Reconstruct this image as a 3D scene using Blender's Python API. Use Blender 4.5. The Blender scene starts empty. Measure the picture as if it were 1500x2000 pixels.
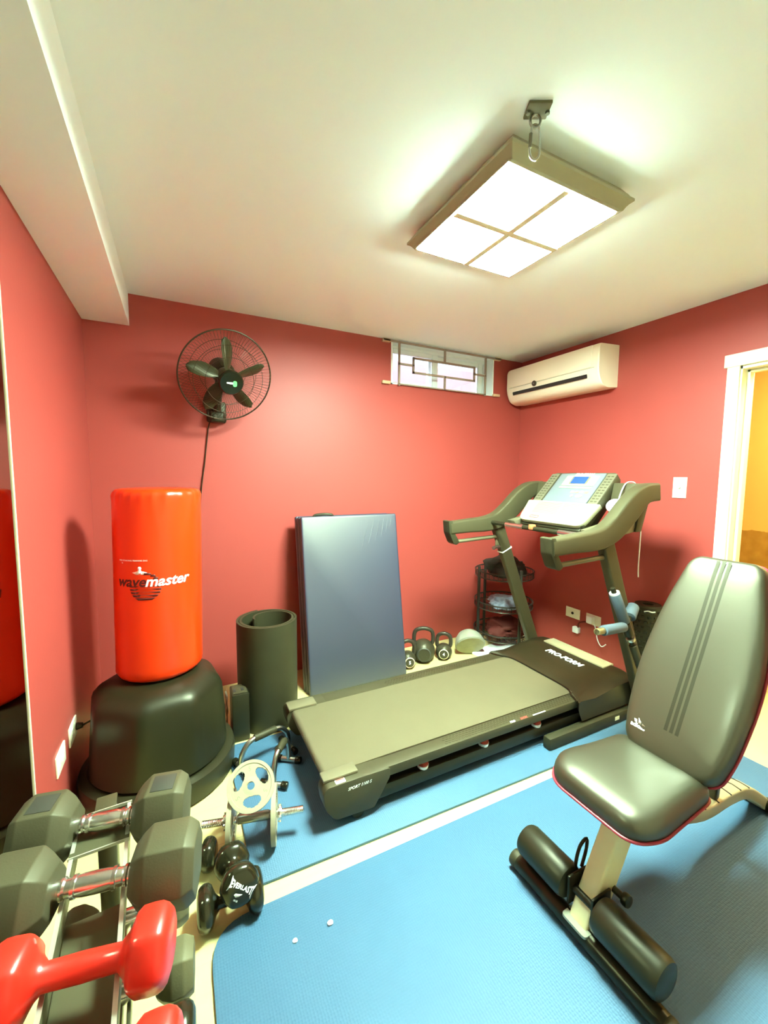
import bpy, bmesh, math, random
from mathutils import Vector, Matrix, noise as mnoise
random.seed(7)
PI = math.pi
SC = bpy.context.scene
COL = SC.collection

# ------------------------------------------------------------------ camera, world, light, exposure
def make_camera():
    f, pitch, yaw, roll, h = 801.42, 0.0873, 0.4678, 0.0077, 1.3597
    cy, sy, cp, sp = math.cos(yaw), math.sin(yaw), math.cos(pitch), math.sin(pitch)
    fw = Vector((sy*cp, cy*cp, -sp)); rt = Vector((cy, -sy, 0)); up = rt.cross(fw)
    c, s = math.cos(roll), math.sin(roll)
    r2 = c*rt + s*up; u2 = -s*rt + c*up
    cd = bpy.data.cameras.new('camera'); co = bpy.data.objects.new('camera', cd); COL.objects.link(co)
    cd.sensor_fit = 'HORIZONTAL'; cd.sensor_width = 36; cd.lens = 36*f/1500
    cd.clip_start = 0.02
    m = Matrix((r2, u2, -fw)).transposed().to_4x4(); m.translation = (0, 0, h)
    co.matrix_world = m
    SC.camera = co
make_camera()

LAMP_STRENGTH = 62.0
LAMP_COLOUR = (0.70, 1.0, 0.84)
RIM_SHARE = 0.5
HALL_POWER = 9.0
SUN_POWER = 3.0
SC.view_settings.view_transform = 'Standard'
SC.view_settings.look = 'None'
SC.view_settings.gamma = 1
SC.view_settings.use_curve_mapping = False
SC.view_settings.exposure = 2.7
w = bpy.data.worlds.new('sky'); SC.world = w; w.use_nodes = True
w.node_tree.nodes['Background'].inputs[0].default_value = (0.80, 0.92, 1.0, 1)
w.node_tree.nodes['Background'].inputs[1].default_value = 0.4
sd = bpy.data.lights.new('sun', 'SUN'); sd.energy = SUN_POWER; sd.angle = math.radians(5); sd.color = (0.9, 0.92, 1.0)
so = bpy.data.objects.new('sun', sd); COL.objects.link(so)
so.rotation_euler = Vector((1, -.63, -.54)).to_track_quat('-Z', 'Y').to_euler()
hd = bpy.data.lights.new('hall_lamp', 'AREA'); hd.energy = HALL_POWER; hd.size = .5; hd.color = (1, .86, .5)
ho = bpy.data.objects.new('hall_lamp', hd); COL.objects.link(ho); ho.location = (3.25, .55, 2.28)

# ------------------------------------------------------------------ helpers
def V(*a): return Vector(a)

def new_obj(name, bm, m=None, parent=None, origin=None, smooth=35, recalc=True):
    """bm is in world coordinates; origin moves the object's origin there (children use their root's location)."""
    if recalc: bmesh.ops.recalc_face_normals(bm, faces=bm.faces[:])
    if parent is not None and origin is None:
        origin = WL[parent.name]
    origin = Vector(origin) if origin is not None else Vector((0, 0, 0))
    bmesh.ops.translate(bm, verts=bm.verts[:], vec=-origin)
    me = bpy.data.meshes.new(name); bm.to_mesh(me); bm.free()
    for p in me.polygons: p.use_smooth = True
    if smooth is not None: me.set_sharp_from_angle(angle=math.radians(smooth))
    o = bpy.data.objects.new(name, me); COL.objects.link(o)
    if m: me.materials.append(m)
    if parent is not None:
        o.parent = parent; o.location = origin - WL[parent.name]
    else:
        o.location = origin
    WL[o.name] = origin
    return o
WL = {}

def thing(name, label, cat, loc, group=None):
    o = bpy.data.objects.new(name, None); COL.objects.link(o)
    o.empty_display_size = .05; o.location = loc
    o['label'] = label; o['category'] = cat
    if group: o['group'] = group
    WL[o.name] = Vector(loc)
    return o

def tag(o, label, cat, group=None):
    o['label'] = label; o['category'] = cat
    if group: o['group'] = group
    return o

def struct(name, bm, m, origin=None, smooth=35):
    o = new_obj(name, bm, m, origin=origin, smooth=smooth); o['kind'] = 'structure'; return o

def part(name, bm, m, root, label=None, smooth=35):
    o = new_obj(name, bm, m, parent=root, smooth=smooth)
    if label: o['label'] = label
    return o

def dup_tree(root, loc, rot, label, group=None, scale=None):
    r = root.copy(); COL.objects.link(r); r.location = loc; r.rotation_euler = rot
    r['label'] = label
    if group: r['group'] = group
    if scale: r.scale = scale
    for ch in list(root.children):
        c = ch.copy(); COL.objects.link(c); c.parent = r
        for g in list(ch.children):
            d = g.copy(); COL.objects.link(d); d.parent = c
    return r

def B(): return bmesh.new()

def box(bm, c, s, rot=None, bev=0, seg=2):
    r = bmesh.ops.create_cube(bm, size=1)
    vs = r['verts']
    M = Matrix.Translation(c) @ (rot.to_4x4() if rot is not None else Matrix.Identity(4)) @ Matrix.Diagonal((*s, 1))
    bmesh.ops.transform(bm, matrix=M, verts=vs)
    if bev > 0:
        es = list({e for v in vs for e in v.link_edges})
        bmesh.ops.bevel(bm, geom=es, offset=bev, segments=seg, profile=.5, affect='EDGES')

def bb(bm, x0, x1, y0, y1, z0, z1, bev=0, seg=2):
    box(bm, ((x0+x1)/2, (y0+y1)/2, (z0+z1)/2), (abs(x1-x0), abs(y1-y0), abs(z1-z0)), None, bev, seg)

def frame_of(d):
    d = Vector(d).normalized()
    a = Vector((0, 0, 1)) if abs(d.z) < .9 else Vector((1, 0, 0))
    u = a.cross(d).normalized(); v = d.cross(u)
    return u, v, d

def loft(bm, rings, cap=True, closed=False):
    vr = [[bm.verts.new(p) for p in r] for r in rings]
    n = len(vr[0])
    k = len(vr)
    for i in range(k if closed else k-1):
        a, b = vr[i], vr[(i+1) % k]
        for j in range(n):
            bm.faces.new((a[j], a[(j+1) % n], b[(j+1) % n], b[j]))
    if cap and not closed:
        bm.faces.new(list(reversed(vr[0]))); bm.faces.new(vr[-1])
    return vr

def cyl(bm, p0, p1, r0, r1=None, n=24, bev=0):
    p0, p1 = Vector(p0), Vector(p1)
    r1 = r0 if r1 is None else r1
    u, v, d = frame_of(p1-p0)
    def ring(c, r): return [c + r*(math.cos(2*PI*i/n)*u + math.sin(2*PI*i/n)*v) for i in range(n)]
    if bev > 0:
        rings = [ring(p0, r0-bev), ring(p0+d*bev*.3, r0-bev*.3), ring(p0+d*bev, r0), ring(p1-d*bev, r1), ring(p1-d*bev*.3, r1-bev*.3), ring(p1, r1-bev)]
    else:
        rings = [ring(p0, r0), ring(p1, r1)]
    loft(bm, rings)

def smooth_path(pts, k=6, closed=False):
    pts = [Vector(p) for p in pts]; out = []
    n = len(pts)
    for i in range(n if closed else n-1):
        if closed: a, b, c, d = pts[i-1], pts[i], pts[(i+1) % n], pts[(i+2) % n]
        else: a, b, c, d = pts[max(i-1, 0)], pts[i], pts[i+1], pts[min(i+2, n-1)]
        for j in range(k):
            t = j/k
            out.append(.5*((2*b) + (c-a)*t + (2*a-5*b+4*c-d)*t*t + (-a+3*b-3*c+d)*t**3))
    if not closed: out.append(pts[-1])
    return out

def tube(bm, pts, r, n=10, closed=False, cap=True):
    pts = [Vector(p) for p in pts]; N = len(pts)
    rs = r if isinstance(r, (list, tuple)) else [r]*N
    t0 = (pts[1]-pts[0]).normalized()
    u, v, _ = frame_of(t0)
    rings = []
    prev = t0
    for i in range(N):
        if closed: t = (pts[(i+1) % N]-pts[i-1]).normalized()
        elif i == 0: t = t0
        elif i == N-1: t = (pts[-1]-pts[-2]).normalized()
        else: t = (pts[i+1]-pts[i-1]).normalized()
        q = prev.rotation_difference(t); u = q @ u; v = q @ v; prev = t
        rings.append([pts[i] + rs[i]*(math.cos(2*PI*j/n)*u + math.sin(2*PI*j/n)*v) for j in range(n)])
    loft(bm, rings, cap=cap, closed=closed)

def lathe(bm, prof, M=None, n=32, wob=None):
    """prof [(r,z)] revolved about local z, placed by M."""
    M = M or Matrix.Identity(4)
    rings = []
    for k, (r, z) in enumerate(prof):
        ring = []
        for i in range(n):
            a = 2*PI*i/n
            rr = r + (wob(a, k, z) if wob else 0)
            ring.append(M @ Vector((rr*math.cos(a), rr*math.sin(a), z)))
        rings.append(ring)
    loft(bm, rings)

def lathe_ring(bm, prof, M, n=28):
    loft(bm, [[M @ Vector((r*math.cos(2*PI*i/n), r*math.sin(2*PI*i/n), z)) for i in range(n)] for r, z in prof], closed=True)

def axis_matrix(p, d):
    u, v, w_ = frame_of(d)
    M = Matrix((u, v, w_)).transposed().to_4x4(); M.translation = Vector(p); return M

def prism(bm, poly, f, a, b, bev=0):
    """poly [(u,v)] in a plane; f(u,v,w) -> point; extruded from w=a to w=b"""
    vs0 = [bm.verts.new(f(u, v, a)) for u, v in poly]
    vs1 = [bm.verts.new(f(u, v, b)) for u, v in poly]
    n = len(poly)
    fs = [bm.faces.new(list(reversed(vs0))), bm.faces.new(vs1)]
    for i in range(n): fs.append(bm.faces.new((vs0[i], vs0[(i+1) % n], vs1[(i+1) % n], vs1[i])))
    if bev > 0:
        bmesh.ops.recalc_face_normals(bm, faces=fs)
        es = list({e for f_ in fs for e in f_.edges})
        bmesh.ops.bevel(bm, geom=es, offset=bev, segments=2, profile=.5, affect='EDGES')

def inset_poly(poly, d):
    cx = sum(p[0] for p in poly)/len(poly); cy = sum(p[1] for p in poly)/len(poly)
    out = []
    for x, y in poly:
        L = math.hypot(x-cx, y-cy); k = max(0.02, 1-d/L)
        out.append((cx+(x-cx)*k, cy+(y-cy)*k))
    return out

def round_poly(corners, r, k=6):
    """corners [(x,y)] (ccw) -> polygon with rounded corners; r scalar or list"""
    out = []; n = len(corners)
    for i in range(n):
        p = Vector(corners[i]); a = (Vector(corners[i-1])-p); b = (Vector(corners[(i+1) % n])-p)
        rr = r[i] if isinstance(r, (list, tuple)) else r
        rr = min(rr, a.length*.49, b.length*.49)
        s = p+a.normalized()*rr; e = p+b.normalized()*rr
        for j in range(k+1):
            t = j/k
            q = (1-t)**2*s + 2*t*(1-t)*p + t*t*e
            out.append((q.x, q.y))
    return out

def dense(poly, L=.03):
    out = []
    n = len(poly)
    for i in range(n):
        a = Vector(poly[i]); b = Vector(poly[(i+1) % n]); m = max(1, int((b-a).length/L))
        for j in range(m):
            q = a+(b-a)*j/m; out.append((q.x, q.y))
    return out

def pad(bm, poly, levels, f):
    """cushion: levels [(inset, w)] rings from bottom to top"""
    rings = [[f(x, y, w_) for x, y in inset_poly(poly, d)] for d, w_ in levels]
    loft(bm, rings)

def text_bm(bm, s, size, f, depth=.0008, shear=0, bold=0, align='CENTER'):
    """lettering as solid glyphs; f(u,v,w) -> point"""
    cu = bpy.data.curves.new('t', 'FONT'); cu.body = s; cu.size = size; cu.shear = shear; cu.offset = bold
    cu.align_x = align; cu.align_y = 'CENTER'; cu.resolution_u = 3; cu.extrude = depth/2
    o = bpy.data.objects.new('t', cu); COL.objects.link(o)
    dg = bpy.context.evaluated_depsgraph_get(); me = o.evaluated_get(dg).to_mesh()
    vs = [bm.verts.new(f(v.co.x, v.co.y, v.co.z+depth/2)) for v in me.vertices]
    for p in me.polygons:
        try: bm.faces.new([vs[i] for i in p.vertices])
        except ValueError: pass
    o.evaluated_get(dg).to_mesh_clear()
    bpy.data.objects.remove(o); bpy.data.curves.remove(cu)

def plane_map(o, u, v):
    o, u, v = Vector(o), Vector(u).normalized(), Vector(v).normalized(); w_ = u.cross(v).normalized()
    return lambda a, b, c: o + u*a + v*b + w_*c

# ------------------------------------------------------------------ materials
TRIM = .8
def mat(name, col, rough=.5, metal=0.0, var=.08, scale=6, bump=0.0, bscale=150, coat=0.0, spec=.4, detail=3, ior=1.5, tint=None, trim=TRIM):
    m = bpy.data.materials.new(name); m.use_nodes = True
    nt = m.node_tree; N = nt.nodes; L = nt.links; p = N['Principled BSDF']
    if max(col) < .6: col = tuple(c*trim for c in col)
    if tint is None and max(col) < .2: tint = (1, .92, .68)      # dark things sheen warm
    tc = N.new('ShaderNodeTexCoord'); nz = N.new('ShaderNodeTexNoise')
    nz.inputs['Scale'].default_value = scale; nz.inputs['Detail'].default_value = detail
    L.new(tc.outputs['Object'], nz.inputs['Vector'])
    mx = N.new('ShaderNodeMix'); mx.data_type = 'RGBA'
    mx.inputs[6].default_value = (*[max(0, c*(1-var)) for c in col], 1)
    mx.inputs[7].default_value = (*[min(1, c*(1+var)) for c in col], 1)
    L.new(nz.outputs['Fac'], mx.inputs[0]); L.new(mx.outputs[2], p.inputs['Base Color'])
    p.inputs['Roughness'].default_value = rough
    if tint: p.inputs['Specular Tint'].default_value = (*tint, 1)
    p.inputs['Metallic'].default_value = metal
    p.inputs['Specular IOR Level'].default_value = spec
    p.inputs['Coat Weight'].default_value = coat; p.inputs['Coat Roughness'].default_value = .18; p.inputs['IOR'].default_value = ior
    if bump > 0:
        nb = N.new('ShaderNodeTexNoise'); nb.inputs['Scale'].default_value = bscale
        L.new(tc.outputs['Object'], nb.inputs['Vector'])
        b = N.new('ShaderNodeBump'); b.inputs['Strength'].default_value = bump; b.inputs['Distance'].default_value = .002
        L.new(nb.outputs['Fac'], b.inputs['Height']); L.new(b.outputs[0], p.inputs['Normal'])
    return m

def emit(name, col, s):
    m = bpy.data.materials.new(name); m.use_nodes = True
    p = m.node_tree.nodes['Principled BSDF']
    p.inputs['Base Color'].default_value = (.8, .8, .8, 1)
    p.inputs['Emission Color'].default_value = (*col, 1); p.inputs['Emission Strength'].default_value = s
    return m

RED = mat('red_wall_paint', (.40, .060, .046), .5, var=.05, scale=2.0, bump=.12, bscale=60, trim=1)
CEIL = mat('ceiling_paint', (.89, .95, .93), .8, var=.02, scale=1.5, bump=.05, bscale=80)
BLACKP = mat('black_plastic', (.022, .020, .009), .42, var=.12)
RUBBER = mat('black_rubber', (.038, .034, .015), .55, var=.15, scale=14, bump=.15, bscale=260)
GREYPL = mat('treadmill_grey', (.066, .055, .026), .5, var=.1, bump=.1, bscale=300)
GREYLT = mat('treadmill_light_grey', (.18, .15, .085), .5, var=.06)
BELT = mat('treadmill_belt', (.155, .125, .068), .66, var=.06, scale=9, bump=.25, bscale=500)
SILVER = mat('console_silver', (.40, .35, .26), .35, var=.03)
CREAM = mat('cream_plastic', (.86, .84, .66), .3, var=.02)
WHITE = mat('white_plastic', (.88, .88, .82), .35, var=.02)
CHROME = mat('chrome', (.84, .83, .78), .22, metal=1, var=.05)
STEEL = mat('steel', (.56, .55, .47), .3, metal=1, var=.08)
LETTER = mat('white_print', (.92, .92, .86), .5, var=.01)
DARKP = mat('dark_print', (.03, .025, .025), .5, var=.05)
REDP = mat('red_print', (.75, .08, .06), .4, var=.04)
GLOSSBLK = mat('glossy_black_vinyl', (.012, .011, .005), .2, var=.1)
LEATHER = mat('black_leatherette', (.024, .022, .010), .45, var=.08, bump=.04, bscale=220, spec=.5, ior=1.9, coat=.2)
PADV = mat('black_roller_vinyl', (.020, .019, .009), .42, var=.08)
# ------------------------------------------------------------------ room
XL, XR, YB, YF, H = -.421, 2.718, 2.738, -1.25, 2.35
XH = 3.8   # far wall of the hall

def laminate():
    m = bpy.data.materials.new('cream_laminate'); m.use_nodes = True
    nt = m.node_tree; N = nt.nodes; L = nt.links; p = N['Principled BSDF']
    tc = N.new('ShaderNodeTexCoord'); br = N.new('ShaderNodeTexBrick')
    br.inputs['Scale'].default_value = 1; br.inputs['Brick Width'].default_value = 1.2; br.inputs['Row Height'].default_value = .19
    br.inputs['Mortar Size'].default_value = .0012
    br.inputs['Color1'].default_value = (.68, .60, .25, 1); br.inputs['Color2'].default_value = (.65, .57, .24, 1); br.inputs['Mortar'].default_value = (.5, .40, .22, 1)
    L.new(tc.outputs['Object'], br.inputs['Vector'])
    nz = N.new('ShaderNodeTexNoise'); nz.inputs['Scale'].default_value = 3
    mp = N.new('ShaderNodeMapping'); mp.inputs['Scale'].default_value = (1, 12, 1)
    L.new(tc.outputs['Object'], mp.inputs[0]); L.new(mp.outputs[0], nz.inputs['Vector'])
    mx = N.new('ShaderNodeMix'); mx.data_type = 'RGBA'; mx.blend_type = 'MULTIPLY'; mx.inputs[0].default_value = .12
    L.new(br.outputs['Color'], mx.inputs[6]); L.new(nz.outputs['Color'], mx.inputs[7])
    L.new(mx.outputs[2], p.inputs['Base Color']); p.inputs['Roughness'].default_value = .38
    return m
LAM = laminate()

bm = B(); bb(bm, XL-.15, XH+.1, YF-.1, YB+.12, -.1, 0); struct('floor', bm, LAM)
bm = B(); bb(bm, XL-.15, XH+.1, YF-.1, YB+.12, H, H+.12); struct('ceiling', bm, CEIL)
# back wall with the window hole
WX0, WX1, WZ0 = 1.43, 2.40, 2.036
bm = B()
bb(bm, XL-.15, WX0, YB, YB+.2, 0, H); bb(bm, WX1, XR+.15, YB, YB+.2, 0, H); bb(bm, WX0, WX1, YB, YB+.2, 0, WZ0)
struct('wall_back', bm, RED)
bm = B(); bb(bm, XL-.15, XL, YF, YB, 0, H); struct('wall_left', bm, RED)
DY0, DY1, DZ = .33, 1.165, 1.965
bm = B(); bb(bm, XR, XR+.13, DY1, YB, 0, H); bb(bm, XR, XR+.13, YF, DY0, 0, H); bb(bm, XR, XR+.13, DY0, DY1, DZ, H)
struct('wall_right', bm, RED)
bm = B(); bb(bm, XL-.15, XH+.1, YF-.1, YF, 0, H); struct('wall_front', bm, mat('front_wall_paint', (.80, .72, .52), .7, var=.03))

def hall_paint():
    m = mat('yellow_hall_paint', (.90, .63, .14), .6, var=.06, scale=2)
    nt = m.node_tree; N = nt.nodes; L = nt.links; p = N['Principled BSDF']
    tc = [n for n in N if n.type == 'TEX_COORD'][0]
    sx = N.new('ShaderNodeSeparateXYZ'); L.new(tc.outputs['Object'], sx.inputs[0])
    nz = N.new('ShaderNodeTexNoise'); nz.inputs['Scale'].default_value = 9; nz.inputs['Detail'].default_value = 5
    L.new(tc.outputs['Object'], nz.inputs['Vector'])
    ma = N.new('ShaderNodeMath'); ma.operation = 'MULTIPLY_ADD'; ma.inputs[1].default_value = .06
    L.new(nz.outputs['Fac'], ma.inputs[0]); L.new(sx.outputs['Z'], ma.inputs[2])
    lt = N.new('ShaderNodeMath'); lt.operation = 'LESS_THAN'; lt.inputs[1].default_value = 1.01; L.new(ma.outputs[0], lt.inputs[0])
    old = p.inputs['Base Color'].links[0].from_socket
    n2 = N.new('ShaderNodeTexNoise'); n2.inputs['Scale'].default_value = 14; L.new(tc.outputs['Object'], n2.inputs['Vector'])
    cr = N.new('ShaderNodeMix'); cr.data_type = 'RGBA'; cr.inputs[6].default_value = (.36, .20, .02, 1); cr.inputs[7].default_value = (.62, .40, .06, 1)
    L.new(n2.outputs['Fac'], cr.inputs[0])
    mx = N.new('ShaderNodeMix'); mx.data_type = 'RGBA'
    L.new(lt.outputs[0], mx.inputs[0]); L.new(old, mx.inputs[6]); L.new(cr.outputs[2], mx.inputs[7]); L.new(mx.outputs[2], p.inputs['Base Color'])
    return m
HALL = hall_paint()
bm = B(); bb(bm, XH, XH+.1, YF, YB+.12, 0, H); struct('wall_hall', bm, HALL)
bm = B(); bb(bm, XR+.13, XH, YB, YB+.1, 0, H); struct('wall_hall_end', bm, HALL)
# boxed beam along the left wall
bm = B(); bb(bm, XL, -.205, YF, YB, 2.178, H); struct('trim_1', bm, CEIL)

# door opening: casing, jamb, stop
DOORP = mat('cream_door_paint', (.88, .83, .58), .4, var=.02)
bm = B(); bb(bm, XR+.13, XR-.004, DY1-.02, DY1, 0, DZ); bb(bm, XR+.13, XR-.004, DY0, DY0+.02, 0, DZ); bb(bm, XR+.13, XR-.004, DY0, DY1, DZ-.02, DZ)
d1 = struct('door_1', bm, DOORP)
WL['door_1'] = Vector((0, 0, 0))
bm = B()
bb(bm, XR-.018, XR, DY1-.012, DY1+.045, 0, DZ+.01, .003); bb(bm, XR-.018, XR, DY0-.045, DY0+.012, 0, DZ+.01, .003)
bb(bm, XR-.024, XR, DY0-.06, DY1+.058, DZ-.005, DZ+.062, .003)
part('door_casing', bm, DOORP, d1)
bm = B(); bb(bm, XR+.05, XR+.09, DY1-.034, DY1-.02, 0, DZ-.02, .002); bb(bm, XR+.05, XR+.09, DY0+.02, DY0+.034, 0, DZ-.02, .002); bb(bm, XR+.05, XR+.09, DY0+.02, DY1-.02, DZ-.034, DZ-.02, .002)
part('door_stop', bm, DOORP, d1)

# window: white lining, two sliding sashes, glass
WINW = mat('white_window_paint', (.86, .88, .86), .4, var=.02)
bm = B()
bb(bm, WX0, WX0+.012, YB-.004, YB+.2, WZ0, H); bb(bm, WX1-.012, WX1, YB-.004, YB+.2, WZ0, H); bb(bm, WX0, WX1, YB-.004, YB+.2, WZ0, WZ0+.008); bb(bm, WX0, WX1, YB, YB+.2, H-.012, H)
w1 = struct('window_1', bm, WINW); WL['window_1'] = Vector((0, 0, 0))
bm = B()
ya, yb = YB+.085, YB+.12
for (x0, x1, y0) in ((WX0+.012, 1.90, ya), (1.83, WX1-.012, yb)):
    bb(bm, x0, x0+.05, y0, y0+.03, WZ0+.01, H-.012, .004); bb(bm, x1-.05, x1, y0, y0+.03, WZ0+.01, H-.012, .004)
    bb(bm, x0+.05, x1-.05, y0, y0+.03, WZ0+.01, WZ0+.04, .004); bb(bm, x0+.05, x1-.05, y0, y0+.03, H-.06, H-.012, .004)
bb(bm, WX0+.012, WX1-.012, YB+.075, YB+.155, H-.03, H-.012); 
part('window_sash', bm, WINW, w1)
def glass():
    m = bpy.data.materials.new('window_glass'); m.use_nodes = True
    nt = m.node_tree; N = nt.nodes; L = nt.links; out = N['Material Output']
    t = N.new('ShaderNodeBsdfTransparent'); t.inputs[0].default_value = (.94, .97, 1, 1); g = N.new('ShaderNodeBsdfGlossy'); g.inputs['Roughness'].default_value = .02
    fr = N.new('ShaderNodeFresnel'); mx = N.new('ShaderNodeMixShader'); L.new(fr.outputs[0], mx.inputs[0]); L.new(t.outputs[0], mx.inputs[1]); L.new(g.outputs[0], mx.inputs[2]); L.new(mx.outputs[0], out.inputs[0])
    return m
GL = glass()
bm = B(); bb(bm, WX0+.062, 1.85, ya+.013, ya+.017, WZ0+.04, H-.06); bb(bm, 1.88, WX1-.062, yb+.013, yb+.017, WZ0+.04, H-.06)
part('window_pane', bm, GL, w1)
bm = B(); bb(bm, -1, 6, 4.4, 4.5, -.1, 2.72); struct('wall_outside', bm, mat('pink_outside_wall', (.80, .52, .55), .8))

# iron grille in front of the window
IRON = mat('tan_iron_paint', (.42, .30, .22), .5, var=.08)
gr = thing('window_grille', 'tan iron security grille with interlocking rectangles across the high window', 'window grille', (1.9, YB, 2.04))
yg = YB-.02
bm = B()
def bar(x0, z0, x1, z1, t=.007): bb(bm, min(x0, x1)-t, max(x0, x1)+t, yg-.006, yg+.006, min(z0, z1)-t, max(z0, z1)+t)
bar(1.36, 2.337, 2.45, 2.337, .006); bar(1.489, 2.033, 1.489, 2.337); bar(2.297, 2.033, 2.297, 2.337)
bar(1.61, 2.238, 2.183, 2.238); bar(1.61, 2.133, 2.183, 2.133); bar(1.61, 2.133, 1.61, 2.238); bar(2.183, 2.133, 2.183, 2.238)
bar(1.893, 2.238, 1.893, 2.337); bar(1.896, 2.04, 1.896, 2.133); bar(1.489, 2.183, 1.61, 2.183); bar(2.183, 2.187, 2.297, 2.187)
bar(1.489, 2.037, 2.297, 2.037, .004)
part('bars', bm, IRON, gr)
TAB = mat('tan_bracket', (.62, .40, .24), .5)
for x, z in ((1.385, 2.335), (1.385, 2.04), (2.425, 2.338), (2.425, 2.042)):
    bm = B(); bb(bm, x-.032, x+.032, YB-.026, YB, z-.011, z+.011, .003); part('bracket', bm, TAB, gr)

# tall mirror on the left wall
MIRROR = mat('mirror_glass', (.42, .40, .33), .03, metal=1, var=.0)
mr = thing('wall_mirror', 'tall frameless mirror fixed to the red left wall', 'mirror', (XL, .65, .04))
bm = B(); bb(bm, XL+.001, XL+.008, -.6, 1.503, .04, 2.06); part('mirror_glass', bm, MIRROR, mr)
EDGE = mat('mirror_edge_strip', (.80, .66, .45), .5)
bm = B(); bb(bm, XL+.001, XL+.011, 1.503, 1.511, .04, 2.06); part('edge_strip', bm, EDGE, mr, 'thin tan edge strip')

# ------------------------------------------------------------------ ceiling lamp
lp = thing('ceiling_light', 'square ceiling light with four glowing panes in a grey frame', 'ceiling light', (1.172, 1.264, H))
k = (2.298-1.36)/.99
fx0, fx1, fy0, fy1 = .9195*k, 1.5045*k, .997*k, 1.6215*k        # frame flange, 5 cm below the ceiling
dz = 2.264; q = (dz-1.36)/.89
gx0, gx1, gy0, gy1 = .872*q, 1.347*q, .958*q, 1.454*q           # diffuser
gzt, gzb = dz, dz-.006
LFR = mat('lamp_frame_paint', (.50, .44, .27), .5, var=.04)
bm = B()
def rect(x0, x1, y0, y1, z): return [V(x0, y0, z), V(x1, y0, z), V(x1, y1, z), V(x0, y1, z)]
def sh(d, z): return rect(fx0+d, fx1-d, fy0+d, fy1-d, z)
loft(bm, [sh(.035, H+.003), sh(.012, 2.322), sh(.012, 2.312), sh(0, 2.308), sh(0, 2.300), sh(.010, 2.294), sh(.018, 2.285), sh(.024, 2.275), rect(gx0-.004, gx1+.004, gy0-.004, gy1+.004, dz), rect(gx0-.001, gx1+.001, gy0-.001, gy1+.001, dz), rect(gx0-.001, gx1+.001, gy0-.001, gy1+.001, dz+.008)], cap=False)
part('frame', bm, LFR, lp, smooth=20)
mxm, mym = (gx0+gx1)/2, (gy0+gy1)/2
mw = .012
for x0, x1, y0, y1 in ((mxm-mw, mxm+mw, gy0, gy1), (gx0, mxm-mw, mym-mw, mym+mw), (mxm+mw, gx1, mym-mw, mym+mw)):
    bm = B(); bb(bm, x0, x1, y0, y1, gzb-.004, gzt+.004); part('muntin', bm, mat('lamp_muntin_paint', (.85, .80, .55), .5) if 'lamp_muntin_paint' not in bpy.data.materials else bpy.data.materials['lamp_muntin_paint'], lp)
GLOW = emit('lamp_diffuser', LAMP_COLOUR, LAMP_STRENGTH)
EDGE_GLOW = emit('lamp_diffuser_edge', LAMP_COLOUR, LAMP_STRENGTH*RIM_SHARE)      # the moulded edge of the diffuser glows less than its face
e_ = .003
bm = B()
loft(bm, [rect(gx0+e_, gx1-e_, gy0+e_, gy1-e_, gzb), rect(gx0, gx1, gy0, gy1, gzb), rect(gx0, gx1, gy0, gy1, gzt), rect(gx0+e_, gx1-e_, gy0+e_, gy1-e_, gzt)], closed=True)
part('diffuser_edge', bm, EDGE_GLOW, lp, smooth=20)
for x0, x1 in ((gx0+e_, mxm-mw), (mxm+mw, gx1-e_)):
    for y0, y1 in ((gy0+e_, mym-mw), (mym+mw, gy1-e_)):
        bm = B(); bb(bm, x0, x1, y0, y1, gzb+.001, gzb+.004); part('diffuser_pane', bm, GLOW, lp)

# hook plate and carabiner
hk = thing('ceiling_hook', 'dark metal anchor plate with eye hook bolted to the ceiling', 'hook', (.90, .885, H))
DKM = mat('dark_metal', (.20, .19, .13), .45, metal=.3)
PLM = mat('worn_plate_metal', (.17, .15, .08), .5, metal=.2)
bm = B(); box(bm, (.902, .885, H-.004), (.062, .052, .008), Matrix.Rotation(math.radians(-28), 3, 'Z'), .002); part('plate', bm, PLM, hk)
bm = B(); tube(bm, [V(.905, .895, H-.008)+V(.014*math.cos(t)*.9, -.014*math.cos(t)*.45, -.016-.017*math.sin(t)) for t in [2*PI*i/16 for i in range(16)]], .0035, closed=True); part('eye', bm, STEEL, hk)
for dx, dy in ((-.022, .012), (.024, -.012)):
    bm = B(); cyl(bm, (.902+dx, .885+dy, H-.007), (.902+dx, .885+dy, H-.014), .006, n=6); part('bolt', bm, DKM, hk)
cb = thing('carabiner', 'slim metal carabiner hanging from the ceiling hook', 'carabiner', (.905, .895, 2.25))
zt = H-.039
pp = [V(.905, .895, zt+.006)+V(s*.9, -s*.45, z) for s, z in ((0, 0), (.010, -.006), (.012, -.022), (.015, -.055), (.013, -.078), (.003, -.089), (-.009, -.082), (-.013, -.06), (-.011, -.022), (-.008, -.005))]
bm = B(); tube(bm, smooth_path(pp, 5, True), .0033, closed=True, n=8); part('loop', bm, STEEL, cb)
bm = B(); tube(bm, [pp[8]+V(0, 0, 0), pp[7]+V(.001, 0, .002)], .0045, n=8); part('gate', bm, DKM, cb)

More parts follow.
